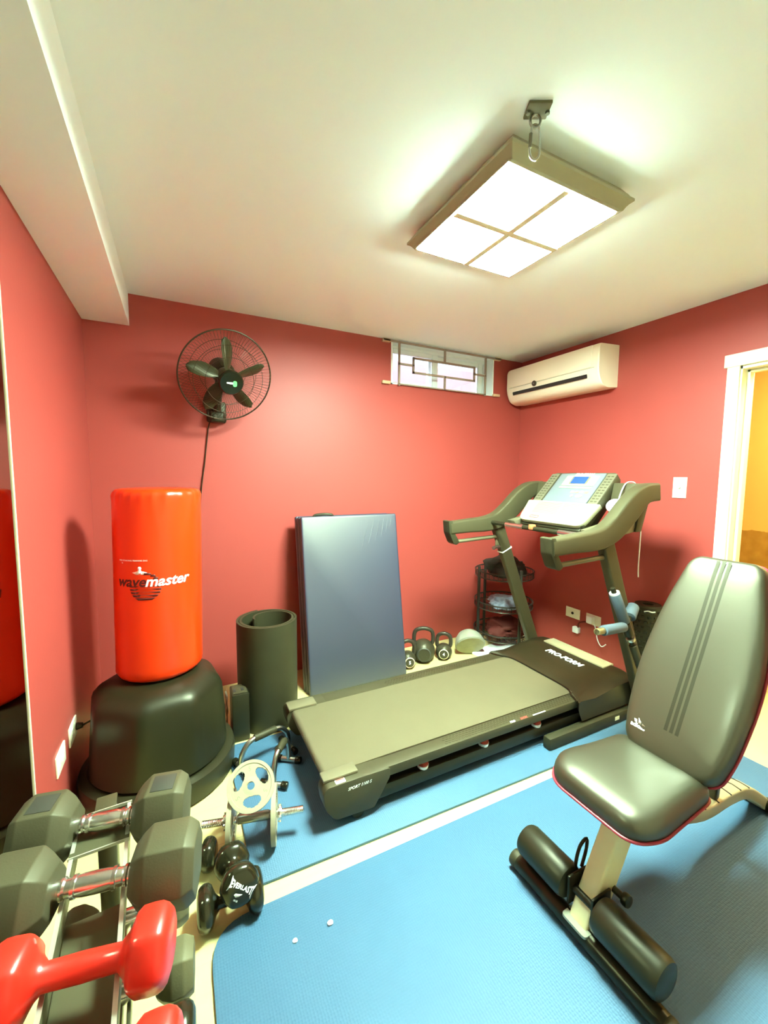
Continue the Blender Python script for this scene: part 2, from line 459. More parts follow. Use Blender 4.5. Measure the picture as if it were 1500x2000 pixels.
# ------------------------------------------------------------------ switch and outlets
def wall_plate(cx, cy, cz, wy, hz, side, kind, label, group=None):
    """plate on the right (side=-1) or left (side=+1) wall"""
    t = thing('light_switch' if kind == 's' else 'wall_outlet', label, 'light switch' if kind == 's' else 'outlet', (cx, cy, cz), group)
    bm = B(); bb(bm, cx, cx+side*.007, cy-wy/2, cy+wy/2, cz-hz/2, cz+hz/2, .002); part('cover_plate', bm, CREAM, t)
    if kind == 's':
        bm = B(); bb(bm, cx+side*.006, cx+side*.016, cy-.006, cy+.006, cz-.004, cz+.014, .002); part('toggle', bm, CREAM, t)
    elif kind == 'c':
        bm = B(); cyl(bm, (cx+side*.006, cy, cz), (cx+side*.011, cy, cz), .010, n=16); part('socket', bm, DARKP, t)
    else:
        for s in (-1, 1):
            bm = B(); box(bm, (cx+side*.0075, cy+s*.028, cz), (.003, .032, .04), None, .0012)
            for e in (-1, 1): box(bm, (cx+side*.009, cy+s*.028-.004, cz+e*.007), (.002, .010, .0025))
            part('receptacle', bm, CREAM, t)
    return t
wall_plate(XR, 1.412, 1.304, .076, .125, -1, 's', 'cream light switch on the red wall beside the doorway')
wall_plate(XR, 2.108, .313, .124, .078, -1, 'c', 'cream wall plate with one round dark socket behind the treadmill', 'wall outlets')
wall_plate(XR, 1.932, .313, .118, .077, -1, 'r', 'cream wall outlet holding the white charger, right of the round socket plate', 'wall outlets')
wall_plate(XL, 2.02, .297, .12, .078, 1, 'r', 'cream wall outlet on left wall with black plug in it', 'wall outlets')
wall_plate(XL, 1.822, .303, .12, .078, 1, 'r', 'empty cream wall outlet on left wall nearest the dumbbells', 'wall outlets')
pg = thing('power_plug', 'black plug and cord in the left wall outlet', 'plug', (XL+.01, 2.045, .30))
bm = B(); cyl(bm, (XL+.010, 2.047, .30), (XL+.035, 2.047, .30), .015, .011, n=16, bev=.003); part('plug_body', bm, BLACKP, pg)
bm = B(); tube(bm, smooth_path([(XL+.034, 2.047, .30), (XL+.06, 2.06, .305), (XL+.075, 2.10, .29), (XL+.07, 2.2, .2), (XL+.06, 2.35, .05), (XL+.06, 2.45, .006)]), .004, n=8); part('cord', bm, BLACKP, pg)

# ------------------------------------------------------------------ air conditioner
ACW = mat('ivory_plastic', (.92, .80, .62), .28, var=.015)
ac = thing('air_conditioner', 'ivory split air conditioner high on the right wall', 'air conditioner', (XR, 2.27, 1.97))
ay0, ay1 = 1.850, 2.700
prof = round_poly([(0, 1.975), (0, 2.262), (-.19, 2.25), (-.205, 2.225), (-.205, 2.06), (-.165, 1.985), (-.10, 1.965)][::-1], [.02, .03, .04, .02, .03, .006, .006], 5)
def fac(u, v, w_): return V(XR+u, w_, v)
bm = B()
rings = []
for y, s in ((ay0, .975), (ay0+.006, .992), (ay0+.014, 1), (ay1-.014, 1), (ay1-.006, .992), (ay1, .975)):
    rings.append([V(XR+u*s, y, 2.11+(v-2.11)*s) for u, v in prof])
loft(bm, rings); part('body', bm, ACW, ac, smooth=40)
bm = B(); bb(bm, XR-.211, XR-.19, ay0+.05, ay1-.04, 2.098, 2.243, .006); part('front_panel', bm, ACW, ac)
bm = B(); 
for y0 in (ay0+.045,): bb(bm, XR-.206, XR-.2035, ay0+.03, ay1-.03, 2.0935, 2.0965)
part('panel_seam', bm, mat('seam_shadow_plastic', (.55, .50, .33), .5), ac)
bm = B()
prism(bm, [(-.2065, 2.052), (-.2045, 2.060), (-.1985, 2.040), (-.2005, 2.034)], fac, ay0+.085, ay1-.075); 
part('louver_slot', bm, DARKP, ac)
bm = B(); cyl(bm, (XR-.2135, 2.395, 2.088), (XR-.200, 2.395, 2.088), .021, n=28, bev=.002); part('round_badge', bm, mat('badge_brown', (.10, .075, .05), .35), ac)
bm = B()
text_bm(bm, 'o', .022, plane_map((XR-.2137, 2.395, 2.088), (0, -1, 0), (0, 0, 1)), .0006); part('badge_mark', bm, STEEL, ac)
bm = B(); bb(bm, XR-.2065, XR-.203, 2.392, 2.425, 2.122, 2.125); part('logo_line', bm, STEEL, ac)

# ------------------------------------------------------------------ wall fan
fn = thing('wall_fan', 'black wall fan with wire cage and five blades', 'fan', (.24, YB, 1.70))
c0 = V(.262, 2.44, 1.893); nf = V(.13, -.87, -.46).normalized()
MF = axis_matrix(c0, nf)
WIRE = mat('dark_brown_wire', (.06, .035, .02), .35, metal=.3)
FBL = mat('fan_blade_plastic', (.045, .042, .018), .3, var=.06)
R = .243
bm = B()
def cage(front):
    zz = (lambda r: .012+.085*math.cos(PI/2*(r/R)**1.6)) if front else (lambda r: -.012-.075*math.cos(PI/2*(r/R)**2.2))
    for i in range(84):
        a = 2*PI*i/84
        pts = []
        for j in range(8):
            r = .062+(R-.062)*j/7; aa = a+(.22*(1-j/7) if front else -.22*(1-j/7))
            pts.append(MF @ V(r*math.cos(aa), r*math.sin(aa), zz(r)))
        tube(bm, pts, .00075, n=4, cap=False)
    for r in (.062, .125, .18):
        tube(bm, [MF @ V(r*math.cos(2*PI*i/48), r*math.sin(2*PI*i/48), zz(r)) for i in range(48)], .0013, n=5, closed=True)
cage(True); cage(False)
part('cage', bm, WIRE, fn)
bm = B(); tube(bm, [MF @ V(R*math.cos(2*PI*i/64), R*math.sin(2*PI*i/64), 0) for i in range(64)], .0042, n=8, closed=True); part('cage_rim', bm, WIRE, fn)
rt = MF.to_3x3() @ V(1, 0, 0)
# angle of 'up' inside the fan plane
upl = MF.inverted().to_3x3() @ V(0, 0, 1); a_up = math.atan2(upl.y, upl.x)
for i in range(5):
    a = a_up + math.radians(3) + 2*PI*i/5
    bm = B(); rows = []
    for j in range(11):
        t = j/10; r = .045+.165*t; wd = (.022+.042*math.sin(PI*min(1, t*.78+.12)))*(1 if t < .85 else math.sqrt(max(.05, 1-((t-.85)/.15)**2)))
        tw = math.radians(48-24*t)
        rows.append((r, wd, tw))
    fa = []; 
    for s in (1, -1):
        grid = []
        for r, wd, tw in rows:
            line = []
            for kk in range(7):
                x = (kk/6-.5)*2*wd*.62
                cam_ = .008*(1-(kk/3-1)**2)
                yy = x*math.cos(tw); z = x*math.sin(tw)+cam_+.0012*s
                p = V(r, yy+.02*((r-.045)/.165)**2, z+.015); ca, sa = math.cos(a), math.sin(a)
                line.append(bm.verts.new(MF @ V(p.x*ca-p.y*sa, p.x*sa+p.y*ca, p.z)))
            grid.append(line)
        for u in range(10):
            for v in range(6): bm.faces.new((grid[u][v], grid[u+1][v], grid[u+1][v+1], grid[u][v+1]))
        fa.append(grid)
    g0, g1 = fa
    for u in range(10):
        for v in (0, 6): bm.faces.new((g0[u][v], g0[u+1][v], g1[u+1][v], g1[u][v]))
    for u in (0, 10):
        for v in range(6): bm.faces.new((g0[u][v], g0[u][v+1], g1[u][v+1], g1[u][v]))
    part('blade', bm, FBL, fn, smooth=60)
bm = B(); lathe(bm, [(.001, -.03), (.045, -.03), (.05, -.01), (.05, .03), (.042, .045), (.001, .046)], MF, 28); part('hub', bm, FBL, fn)
bm = B(); lathe(bm, [(.001, .088), (.062, .088), (.064, .094), (.064, .106), (.058, .114), (.001, .117)], MF, 32); cp_ = part('cage_badge', bm, GLOSSBLK, fn)
ur = V(1, 0, 0) - nf*nf.x; ur.normalize(); uu = nf.cross(ur)*1
if uu.z < 0: uu = -uu
fm_ = MF @ V(0, 0, .1172)
GREEN = mat('bright_green_print', (.15, .85, .2), .4); 
bm = B(); fpl = lambda a, b, c: fm_ + ur*a + uu*b + nf*c
box_pts = [(-.026, .006), (.006, .006), (.006, -.004), (-.004, -.004), (-.026, -.001)]
prism(bm, box_pts, fpl, 0, .0008); part('badge_letters', bm, LETTER, cp_)
bm = B(); prism(bm, round_poly([(.006, .014), (.026, .014), (.026, -.016), (.006, -.016)], .009, 4), fpl, .0002, .0012); part('badge_mark', bm, GREEN, cp_)
# motor and bracket
bm = B(); lathe(bm, [(.001, -.19), (.035, -.188), (.058, -.17), (.062, -.10), (.062, -.05), (.05, -.03), (.001, -.03)], MF, 28); part('motor', bm, BLACKP, fn)
bm = B(); bb(bm, .175, .285, YB-.035, YB, 1.675, 1.80, .012, 3); bb(bm, .19, .27, YB-.085, YB-.03, 1.672, 1.735, .012, 3)
part('wall_bracket', bm, BLACKP, fn)
bm = B(); tube(bm, smooth_path([(.23, YB-.05, 1.72), (.232, YB-.11, 1.80), V(.24, YB-.17, 1.93), MF @ V(0, 0, -.13)]), .022, n=12); part('arm', bm, BLACKP, fn)
bm = B(); cyl(bm, (.213, YB-.085, 1.70), (.213, YB-.10, 1.70), .014, n=16, bev=.003); part('knob', bm, BLACKP, fn)
bm = B(); tube(bm, smooth_path([(.20, YB-.03, 1.69), (.186, YB-.012, 1.66), (.172, YB-.008, 1.56), (.155, YB-.008, 1.42), (.135, YB-.008, 1.28), (.11, YB-.008, 1.0), (.08, YB-.008, .6), (.06, YB-.01, .3)]), .0035, n=6); part('cord', bm, BLACKP, fn)
# ------------------------------------------------------------------ blue floor mats
def blue_mat():
    m = mat('blue_foam', (.074, .170, .268), .55, var=.07, scale=5)
    nt = m.node_tree; N = nt.nodes; L = nt.links; p = N['Principled BSDF']
    tc = [n for n in N if n.type == 'TEX_COORD'][0]
    vo = N.new('ShaderNodeTexVoronoi'); vo.inputs['Scale'].default_value = 130; vo.inputs['Randomness'].default_value = .25
    L.new(tc.outputs['Object'], vo.inputs['Vector'])
    n2 = N.new('ShaderNodeTexNoise'); n2.inputs['Scale'].default_value = 4; L.new(tc.outputs['Object'], n2.inputs['Vector'])
    ad = N.new('ShaderNodeMath'); ad.operation = 'MULTIPLY_ADD'; ad.inputs[1].default_value = 3
    L.new(n2.outputs['Fac'], ad.inputs[0]); L.new(vo.outputs['Distance'], ad.inputs[2])
    b = N.new('ShaderNodeBump'); b.inputs['Strength'].default_value = .5; b.inputs['Distance'].default_value = .003
    L.new(ad.outputs[0], b.inputs['Height']); L.new(b.outputs[0], p.inputs['Normal'])
    return m
BLUE = blue_mat()
MT = .011
def floor_mat(name, poly, label):
    bm = B(); prism(bm, poly, lambda u, v, w_: V(u, v, w_), .0005, MT, .002)
    return tag(new_obj(name, bm, BLUE, origin=(sum(p[0] for p in poly)/len(poly), sum(p[1] for p in poly)/len(poly), 0)), label, 'exercise mat', 'blue floor mats')
floor_mat('floor_mat', round_poly([(.045, -.75), (2.435, -.75), (2.432, 1.20), (.045, 1.222)], [.08, .08, .03, .12], 8), 'large blue foam mat in front, under the weight bench')
floor_mat('floor_mat', round_poly([(.185, 1.292), (2.40, 1.232), (2.40, 2.05), (.185, 2.075)], .02, 4), 'blue foam mat under the treadmill')
for (x, y, s, lab) in ((.265, 1.075, .0075, 'tiny white scrap on the blue mat, nearer its left edge'), (.372, 1.075, .009, 'tiny white scrap on the blue mat, right one of two')):
    bm = B(); bmesh.ops.create_icosphere(bm, subdivisions=2, radius=s)
    for v in bm.verts: v.co = V(v.co.x*1.1, v.co.y*.8, v.co.z*.45)*(1+.3*mnoise.noise(v.co*200))+V(x, y, MT+s*.4)
    tag(new_obj('paper_scrap', bm, WHITE, origin=(x, y, MT)), lab, 'scrap', 'scraps on the front mat')

# ------------------------------------------------------------------ free-standing punching bag
bc = V(-.083, 2.10, 0)
pb = thing('punching_bag', 'red free-standing punching bag on a black weighted base in the left corner', 'punching bag', (-.10, 2.04, 0))
VINYL = mat('orange_red_vinyl', (.80, .036, .002), .30, var=.05, scale=5, bump=.12, bscale=35, coat=.1)
bm = B(); z0, z1, rb = .475, 1.298, .1765
def wob(a, k, z):
    g = .0038*math.sin(a*23+2*math.sin(a*3))*max(0, 1-abs(z-(z1-.028))/.03) + .0016*math.sin(a*19+1)*max(0, 1-abs(z-(z0+.02))/.025)
    return g + .0015*mnoise.noise(V(math.cos(a)*2, math.sin(a)*2, z*6))
pr = [(.002, z0-.004), (.10, z0-.004), (rb-.022, z0), (rb-.008, z0+.008), (rb, z0+.024)]
pr += [(rb, z0+.05+(z1-z0-.1)*i/24) for i in range(25)]
pr += [(rb, z1-.03), (rb-.003, z1-.016), (rb-.012, z1-.005), (rb-.03, z1-.0005), (rb-.07, z1+.002), (.002, z1+.003)]
lathe(bm, pr, None, 96, wob)
for v in bm.verts: v.co += V(bc.x + .016*(v.co.z-z0)/.85-.008, bc.y, 0)
part('bag', bm, VINYL, pb, smooth=60)
# print on the bag, wrapped round the cylinder
a0 = math.atan2(-2.1, .083)
def bagmap(z_mid, du=0.0, tilt=0.0, off=.0012):
    def f(u, v, w_):
        a = a0 + (u+du)/rb; r = rb+off+w_
        z = z_mid + v + (u*tilt)
        return V(bc.x+.016*(z-z0)/.85-.008 + r*math.cos(a), bc.y + r*math.sin(a), z)
    return f
MAROON = mat('maroon_print', (.12, .012, .012), .5, var=.05)
bm = B()
text_bm(bm, 'wave', .061, bagmap(.915, -.115), .0006, .25, .0013)
part('logo_wave', bm, MAROON, pb, 'dark lettering on the bag', smooth=None)
bm = B()
text_bm(bm, 'master', .061, bagmap(.915, .030), .0006, .25, .0013)
part('logo_master', bm, LETTER, pb, 'white lettering on the bag', smooth=None)
bm = B(); fb = bagmap(.895, -.055, 0, .0006)
rg = .062
for i in range(6):
    yb_ = -rg+.006+i*.0135; h_ = .0095-.0009*i
    if yb_ > .0: break
    n_ = 10
    lo = [(-math.sqrt(max(0, rg*rg-yb_*yb_))+2*math.sqrt(max(0, rg*rg-yb_*yb_))*j/n_, yb_) for j in range(n_+1)]
    y2 = yb_+h_; hi = [(math.sqrt(max(0, rg*rg-y2*y2))-2*math.sqrt(max(0, rg*rg-y2*y2))*j/n_, y2) for j in range(n_+1)]
    prism(bm, lo+hi, fb, 0, .0006)
for (x0, x1, yy) in ((-.005, .025, .054), (.020, .042, .046), (.030, .052, .035)):
    prism(bm, [(x0, yy-.004), (x1, yy-.005), (x1-.004, yy+.004), (x0+.004, yy+.005)], fb, 0, .0006)
part('logo_globe', bm, MAROON, pb, 'dark striped globe on the bag', smooth=None)
bm = B(); fi = bagmap(.955, -.075, 0, .0006)
prism(bm, [(-.03, 0), (-.008, .006), (-.005, .012), (-.008, .018), (-.004, .025), (.004, .025), (.008, .018), (.005, .012), (.008, .006), (.03, 0), (.012, -.008), (-.012, -.008)], fi, 0, .0006)
text_bm(bm, 'FREE STANDING TRAINING BAG', .0085, bagmap(1.005, -.105, 0), .0004)
text_bm(bm, 'by', .007, bagmap(.995, -.15, 0), .0004)
part('logo_small_print', bm, LETTER, pb, 'small white print on the bag', smooth=None)
# base
bm = B()
def octring(r, z, rnd, cx=-.10, cy=2.04, n=64, rot=math.radians(9)):
    pts = []
    for i in range(n):
        a = 2*PI*i/n; b_ = ((a-rot+PI/8) % (PI/4))-PI/8
        oc = r*math.cos(PI/8)/math.cos(b_)*1.045
        rr = (1-rnd)*oc + rnd*r
        pts.append(V(cx+rr*math.cos(a), cy+rr*math.sin(a), z))
    return pts
loft(bm, [octring(.02, .470, 1), octring(.14, .468, 1), octring(.19, .462, .8), octring(.232, .440, .15), octring(.250, .418, 0), octring(.258, .395, 0), octring(.268, .28, .1), octring(.275, .14, .6), octring(.278, .118, 1)][::-1])
part('base', bm, mat('black_base_plastic', (.016, .015, .006), .40, var=.08, scale=3), pb)
bm = B()
lathe(bm, [(.25, .02), (.300, .02), (.312, .03), (.314, .10), (.308, .118), (.29, .126), (.26, .126)], Matrix.Translation((-.10, 2.04, -.0195)), 56)
part('base_rim', bm, mat('black_rim_plastic', (.03, .027, .012), .33, var=.08), pb)
bm = B(); cyl(bm, (-.09, 2.08, .45), (-.09, 2.08, .49), .13); part('neck', bm, BLACKP, pb)

# ------------------------------------------------------------------ rolled mat, folded mat, black box
rm = thing('rolled_mat', 'thick black exercise mat rolled up and standing on end against the wall', 'exercise mat', (.425, 2.255, 0))
bm = B(); pts = []
n_ = 150; t_tot = 2*PI*2.2
for i in range(n_+1):
    t = t_tot*i/n_
    r = .168 - .0165*t/(2*PI) - (.06*max(0, (t-2*PI*1.75)/(2*PI*.45))**1.6)
    a = math.radians(100) + t
    pts.append((r, a))
th = .0125; rings = []
for r, a in pts:
    c_, s_ = math.cos(a), math.sin(a)
    rings.append([V(.425+rr*c_, 2.255+rr*s_, z) for rr, z in ((r, .003), (r, .575), (r-th, .575), (r-th, .003))])
loft(bm, rings); part('roll', bm, RUBBER, rm, smooth=30)

NAVY = mat('navy_vinyl', (.026, .036, .085), .52, var=.06, scale=3, bump=.04, bscale=90, spec=.5, ior=2.0)
fm = thing('folded_gym_mat', 'navy vinyl gym mat folded up, standing on end against the back wall', 'gym mat', (1.03, 2.42, 0))
lean = math.atan2(.185, 1.105)
def slab(x0, x1, d0, d1, hgt, wr=False):
    bm = B(); L_ = .004; nx, nz = 34, 48
    M = Matrix.Translation((0, 2.345, .003)) @ Matrix.Rotation(-lean, 4, 'X')
    def P_(x, y, z): return M @ V(x, y, z)
    # superellipse-edged slab built as lofted rings along thickness
    rings = []
    poly = dense(round_poly([(x0, 0), (x1, 0), (x1, hgt), (x0, hgt)], .012, 3), .035)
    for ins, d in ((.016, d0), (.005, d0+.002), (0, d0+.008), (0, d1-.008), (.005, d1-.002), (.016, d1)):
        rings.append([P_(x, d, z) for x, z in inset_poly(poly, ins)])
    loft(bm, rings)
    return bm, P_
for i, (x0, x1, d0, d1, hg) in enumerate(((.692, 1.372, 0, .042, 1.112), (.686, 1.366, .044, .082, 1.116), (.680, 1.352, .084, .122, 1.122))):
    bm, P_ = slab(x0, x1, d0, d1, hg); part('panel', bm, NAVY, fm, smooth=50)
# gathered wrinkles at the upper right corner of the front panel
bm, P_ = slab(.70, 1.382, 0, .042, 1.108); bm.free()
bm = B()
for i, (xa, xb, ln, dep_) in enumerate(((1.335, 1.31, .09, .005), (1.305, 1.275, .13, .006), (1.275, 1.235, .17, .007), (1.24, 1.185, .2, .006), (1.20, 1.13, .22, .006), (1.16, 1.07, .26, .005))):
    pts = [P_(xa+(xb-xa)*t**1.3, -.0005+dep_*.35, 1.095-ln*t) for t in [j/10 for j in range(11)]]
    tube(bm, pts, [max(.0012, dep_*.62*math.sin(PI*min(.97, .12+.86*j/10))) for j in range(11)], n=8)
part('wrinkles', bm, NAVY, fm)
bm = B(); tube(bm, smooth_path([P_(.785, .05, 1.104), P_(.80, .045, 1.122), P_(.86, .03, 1.126), P_(.905, .025, 1.120), P_(.91, .028, 1.106)], 5), .009, n=8); part('carry_handle', bm, BLACKP, fm)

bx = thing('black_box', 'slim black upright box beside the punching bag base', 'box', (.256, 2.16, 0))
bm = B(); bb(bm, .214, .298, 2.10, 2.215, .002, .252, .006); part('housing', bm, BLACKP, bx)
bm = B()
for x0, x1 in ((.224, .238), (.262, .276)):
    bm = B(); bb(bm, x0, x1, 2.13, 2.165, .251, .2565, .001); part('slot', bm, DARKP, bx)
bm = B(); bb(bm, .222, .29, 2.112, 2.205, .2515, .2555, .0015); part('top_plate', bm, GREYPL, bx)
wr = thing('crumpled_wrapper', 'crumpled cream wrapper squeezed between the bag base and the black box', 'wrapper', (.215, 2.235, 0))
bm = B(); g_ = []
for i in range(8):
    row = []
    for j in range(5):
        z = .02+.2*i/7; row.append(bm.verts.new(V(.196+.012*mnoise.noise(V(i*.9, j*1.3, 2))+.003*j, 2.225+.014*j+.01*mnoise.noise(V(i*.7, j, 5)), z)))
    g_.append(row)
for i in range(7):
    for j in range(4): bm.faces.new((g_[i][j], g_[i+1][j], g_[i+1][j+1], g_[i][j+1]))
bmesh.ops.solidify(bm, geom=bm.faces[:], thickness=.0015)
part('sheet', bm, mat('wrapper_paper', (.7, .62, .42), .5, var=.3, scale=30), wr)

# ------------------------------------------------------------------ treadmill
tm = thing('treadmill', 'black and grey folding treadmill with console at the right', 'treadmill', (1.35, 1.70, 0))
G = MT
ya0, ya1 = 1.385, 2.038     # outer faces of the rails
by0, by1 = 1.452, 1.950     # belt edges
# belt deck with rounded rear roller
bm = B()
pf = [(.475+.02*0, .168)]
pf = [(1.95, .190), (.497, .190)] + [(.497-.021*math.sin(t), .169+.021*math.cos(t)) for t in [PI*i/8 for i in range(1, 8)]] + [(.497, .148), (1.95, .148)]
prism(bm, pf, lambda u, v, w_: V(u, w_, v), by0, by1); part('belt', bm, BELT, tm)
for s, (y0, y1) in enumerate(((ya0, by0-.003), (by1+.003, ya1))):
    out = y0 if s == 0 else y1
    bm = B(); bb(bm, .49, 2.05, y0, y1, .146, .188, .004); 
    part('foot_rail', bm, GREYPL, tm)
    # tread studs on the foot rail
    bm = B()
    for i in range(46):
        for j in range(4):
            x = 1.02+.0185*i + (.009 if j % 2 else 0); y = y0+.013+.0125*j
            if x < 1.9: bb(bm, x, x+.010, y, y+.0055, .187, .1893)
    part('rail_studs', bm, GREYPL, tm)
    bm = B(); yi = y0+.012 if s == 0 else y1-.058
    bb(bm, .62, 2.2, yi, yi+.046, .052+.0, .106, .004); part('frame_beam', bm, BLACKP, tm)
    # rear end cap
    bm = B(); poly = round_poly([(.452, .165), (.462, .10), (.50, .047), (.665, .040), (.735, .146), (.735, .186), (.60, .1895), (.468, .1895)], [.02, .02, .02, .006, .006, .01, .01, .02], 4)
    prism(bm, poly, lambda u, v, w_: V(u, w_, v), y0-.006 if s == 0 else y0-.004, y1+.004 if s == 0 else y1+.006, .004); cap_ = part('end_cap', bm, GREYPL, tm)
    bm = B(); bb(bm, .462, .605, y0+.022 if s == 0 else y0-.010, y1+.012 if s == 0 else y1-.022, .187, .201, .004); part('cap_clip', bm, GREYLT, tm)
    bm = B(); cyl(bm, (.60, y0+.005, G+.026), (.60, y1-.005, G+.026), .026, n=20, bev=.004); part('rear_foot', bm, RUBBER, tm)
    if s == 0:
        bm = B(); text_bm(bm, 'SPORT 1100 S', .0165, plane_map((.600, y0-.0065, .158), (1, 0, .02), (0, 0, 1)), .0006, .3, .0003); part('model_text', bm, LETTER, tm, smooth=None)
        bm = B(); prism(bm, round_poly([(.505, y0+.002), (.545, y0+.002), (.545, y0+.024), (.505, y0+.024)], .004, 3), lambda u, v, w_: V(u, v-.003, w_), .189, .1907); bd = part('badge', bm, LETTER, tm)
        bm = B(); bb(bm, .508, .542, y0+.013, y0+.020, .1906, .1911); part('badge_stripe', bm, REDP, bd)
        bm = B(); text_bm(bm, 'P', .015, plane_map((.525, y0+.0065, .1906), (1, 0, 0), (0, 1, 0)), .0005, -.2); part('badge_letter', bm, DARKP, bd, smooth=None)
        bm = B(); bb(bm, 1.535, 1.62, y0+.001, y0+.007, .1880, .1897); part('white_bar', bm, LETTER, tm)
        bm = B(); text_bm(bm, 'PRO', .016, plane_map((1.405, y0+.0085, .1883), (1, 0, 0), (0, 1, .1)), .0008, .3, .0006); part('shock_text', bm, LETTER, tm, smooth=None)
        bm = B(); text_bm(bm, 'SHOX', .016, plane_map((1.478, y0+.0085, .1883), (1, 0, 0), (0, 1, .1)), .0008, .3, .0006); part('shock_text', bm, REDP, tm, 'red lettering', smooth=None)
    for x in (.915, 1.25, 1.59):
        yy = y0+.034 if s == 0 else y1-.034
        bm = B(); cyl(bm, (x, yy, .104), (x, yy, .118), .023, .026, n=20)
        cu_ = part('cushion_base', bm, WHITE, tm)
        bm = B(); lathe(bm, [(.002, .116)]+[(.021+(.003 if i % 2 else 0), .117+.0036*i) for i in range(9)]+[(.002, .147)], Matrix.Translation((x, yy, 0)), 20); part('cushion_spring', bm, mat('red_rubber', (.45, .05, .03), .4) if 'red_rubber' not in bpy.data.materials else bpy.data.materials['red_rubber'], tm)
bm = B(); bb(bm, .60, .66, 1.43, 1.98, .055, .10); bb(bm, 1.2, 1.25, 1.43, 1.98, .055, .10); part('cross_member', bm, BLACKP, tm)
# front floor frame
bm = B()
for y0 in (1.315, 2.055): bb(bm, 1.60, 2.42, y0+.02 if y0 < 1.5 else y0, y0+.065 if y0 < 1.5 else y0+.045, G+.001, G+.062, .008)
bb(bm, 2.30, 2.38, 1.33, 2.10, G+.002, G+.06, .006)
part('floor_frame', bm, RUBBER, tm)
bm = B(); bb(bm, 2.10, 2.135, 1.333, 1.336, G+.025, G+.045); part('warning_sticker', bm, mat('cream_sticker', (.85, .82, .55), .5), tm)
# motor hood: rear edge curved, flanks sloping
bm = B(); rings = []
nY = 25
sec = [(0, .1885), (.012, .200), (.10, .216), (.24, .240), (.345, .248), (.375, .236), (.385, .10)]
for k_ in range(nY):
    t = -1+2*k_/(nY-1); y = 1.7025+t*.345
    arc = .0 if abs(t) < .62 else (abs(t)-.62)/.38
    xr = 1.905 - .075*arc**1.5
    drop = .028*max(0, (abs(t)-.72)/.28)**2
    ring = []
    for dx, z in sec:
        xx = xr + dx*(2.315-xr)/.385
        ring.append(V(xx, y, max(.10, z-drop*min(1, dx/.1))))
    ring += [V(2.25, y, .085), V(xr+.03, y, .085 if abs(t) > .93 else .15), V(xr, y, .15)]
    rings.append(ring)
loft(bm, rings)
hood = part('motor_hood', bm, mat('hood_plastic', (.030, .022, .009), .36, var=.06), tm, smooth=40)
bm = B(); bb(bm, 2.205, 2.30, 1.49, 1.93, .236, .2515, .003); part('hood_strip', bm, mat('cream_hood_strip', (.50, .44, .25), .4), tm, 'cream strip')
bm = B(); text_bm(bm, 'PRO-FORM', .052, plane_map((2.125, 1.705, .2370), (0, -1, 0), (1, 0, .16)), .003, .3, .0008); part('brand_text', bm, LETTER, tm, smooth=None)
bm = B(); tube(bm, smooth_path([V(1.832, 1.372, .191), V(1.86, 1.43, .193), V(1.90, 1.50, .193), V(1.905, 1.70, .1925), V(1.90, 1.90, .193), V(1.86, 1.97, .193), V(1.832, 2.03, .191)], 6), .005, n=8); part('hood_lip', bm, GLOSSBLK, tm)
# uprights
for y in (1.325, 2.105):
    u0, u1 = V(2.345, y, .035), V(1.925, y, 1.02)
    d = (u1-u0).normalized(); side = V(0, 1, 0); fwd = side.cross(d).normalized()
    bm = B(); poly = round_poly([(-.042, -.024), (.042, -.024), (.042, .024), (-.042, .024)], .012, 4)
    loft(bm, [[p0+fwd*a_+side*b_ for a_, b_ in poly] for p0 in (u0, u0+(u1-u0)*.9, u1)]); up = part('upright', bm, GREYPL, tm)
    if y > 2:
        m_ = u0+(u1-u0)*.845
        bm = B(); box(bm, m_, (.088, .052, .008), Matrix((fwd, side, d)).transposed()); part('upright_band', bm, LETTER, tm, 'white band')
        kz = u0+(u1-u0)*.87
        bm = B(); cyl(bm, kz+V(-.03, 0, 0), kz+V(-.085, -.02, .0), .016, .010, n=16); cyl(bm, kz+V(-.085, -.02, 0), kz+V(-.115, -.03, -.002), .0095, .013, n=16, bev=.003); part('latch_knob', bm, STEEL, tm)
        bm = B(); bb(bm, kz.x-.07, kz.x-.02, y-.012, y+.012, kz.z+.0, kz.z+.05, .01); part('latch_body', bm, GREYLT, tm)
# handrail arms: rectangular section swept along a bent path
def arm_path(y):
    return [(1.515, 1.042, .042, 0), (1.66, 1.050, .046, 0), (1.80, 1.056, .052, 0), (1.90, 1.076, .058, .0), (1.99, 1.127, .065, .0), (2.07, 1.193, .068, 0), (2.14, 1.250, .062, 0), (2.21, 1.283, .054, 0), (2.30, 1.290, .052, 0)]
for y, sg in ((1.325, 1), (2.105, -1)):
    path = smooth_path([V(x, 0, z) for x, z, h_, o_ in arm_path(y)], 5); hs = smooth_path([V(h_, 0, 0) for x, z, h_, o_ in arm_path(y)], 5)
    bm = B(); rings = []
    for i, p_ in enumerate(path):
        t = (path[min(i+1, len(path)-1)]-path[max(i-1, 0)]).normalized(); nrm = V(-t.z, 0, t.x)
        h_ = hs[i].x
        poly = round_poly([(-.040, -h_), (.040, -h_), (.034, h_*.85), (-.034, h_*.85)], .014, 3)
        rings.append([p_+nrm*b_+V(0, y+a_, 0) for a_, b_ in poly])
    loft(bm, rings); part('handrail', bm, GREYPL, tm, smooth=40)
    bm = B(); poly = round_poly([(1.497, 1.085), (1.53, 1.085), (1.545, 1.01), (1.585, .945), (1.56, .93), (1.535, .945), (1.505, 1.01)], .008, 3)
    prism(bm, poly, lambda u, v, w_: V(u, w_, v), y-.034, y+.034, .004); part('grip_end', bm, RUBBER, tm)
    bm = B(); tube(bm, smooth_path([(1.555, y, .99), (1.567, y, .957), (1.60, y, .949), (1.75, y, .955), (1.935, y, .962)], 5), .0125, n=12); part('grip_loop', bm, GREYLT, tm)
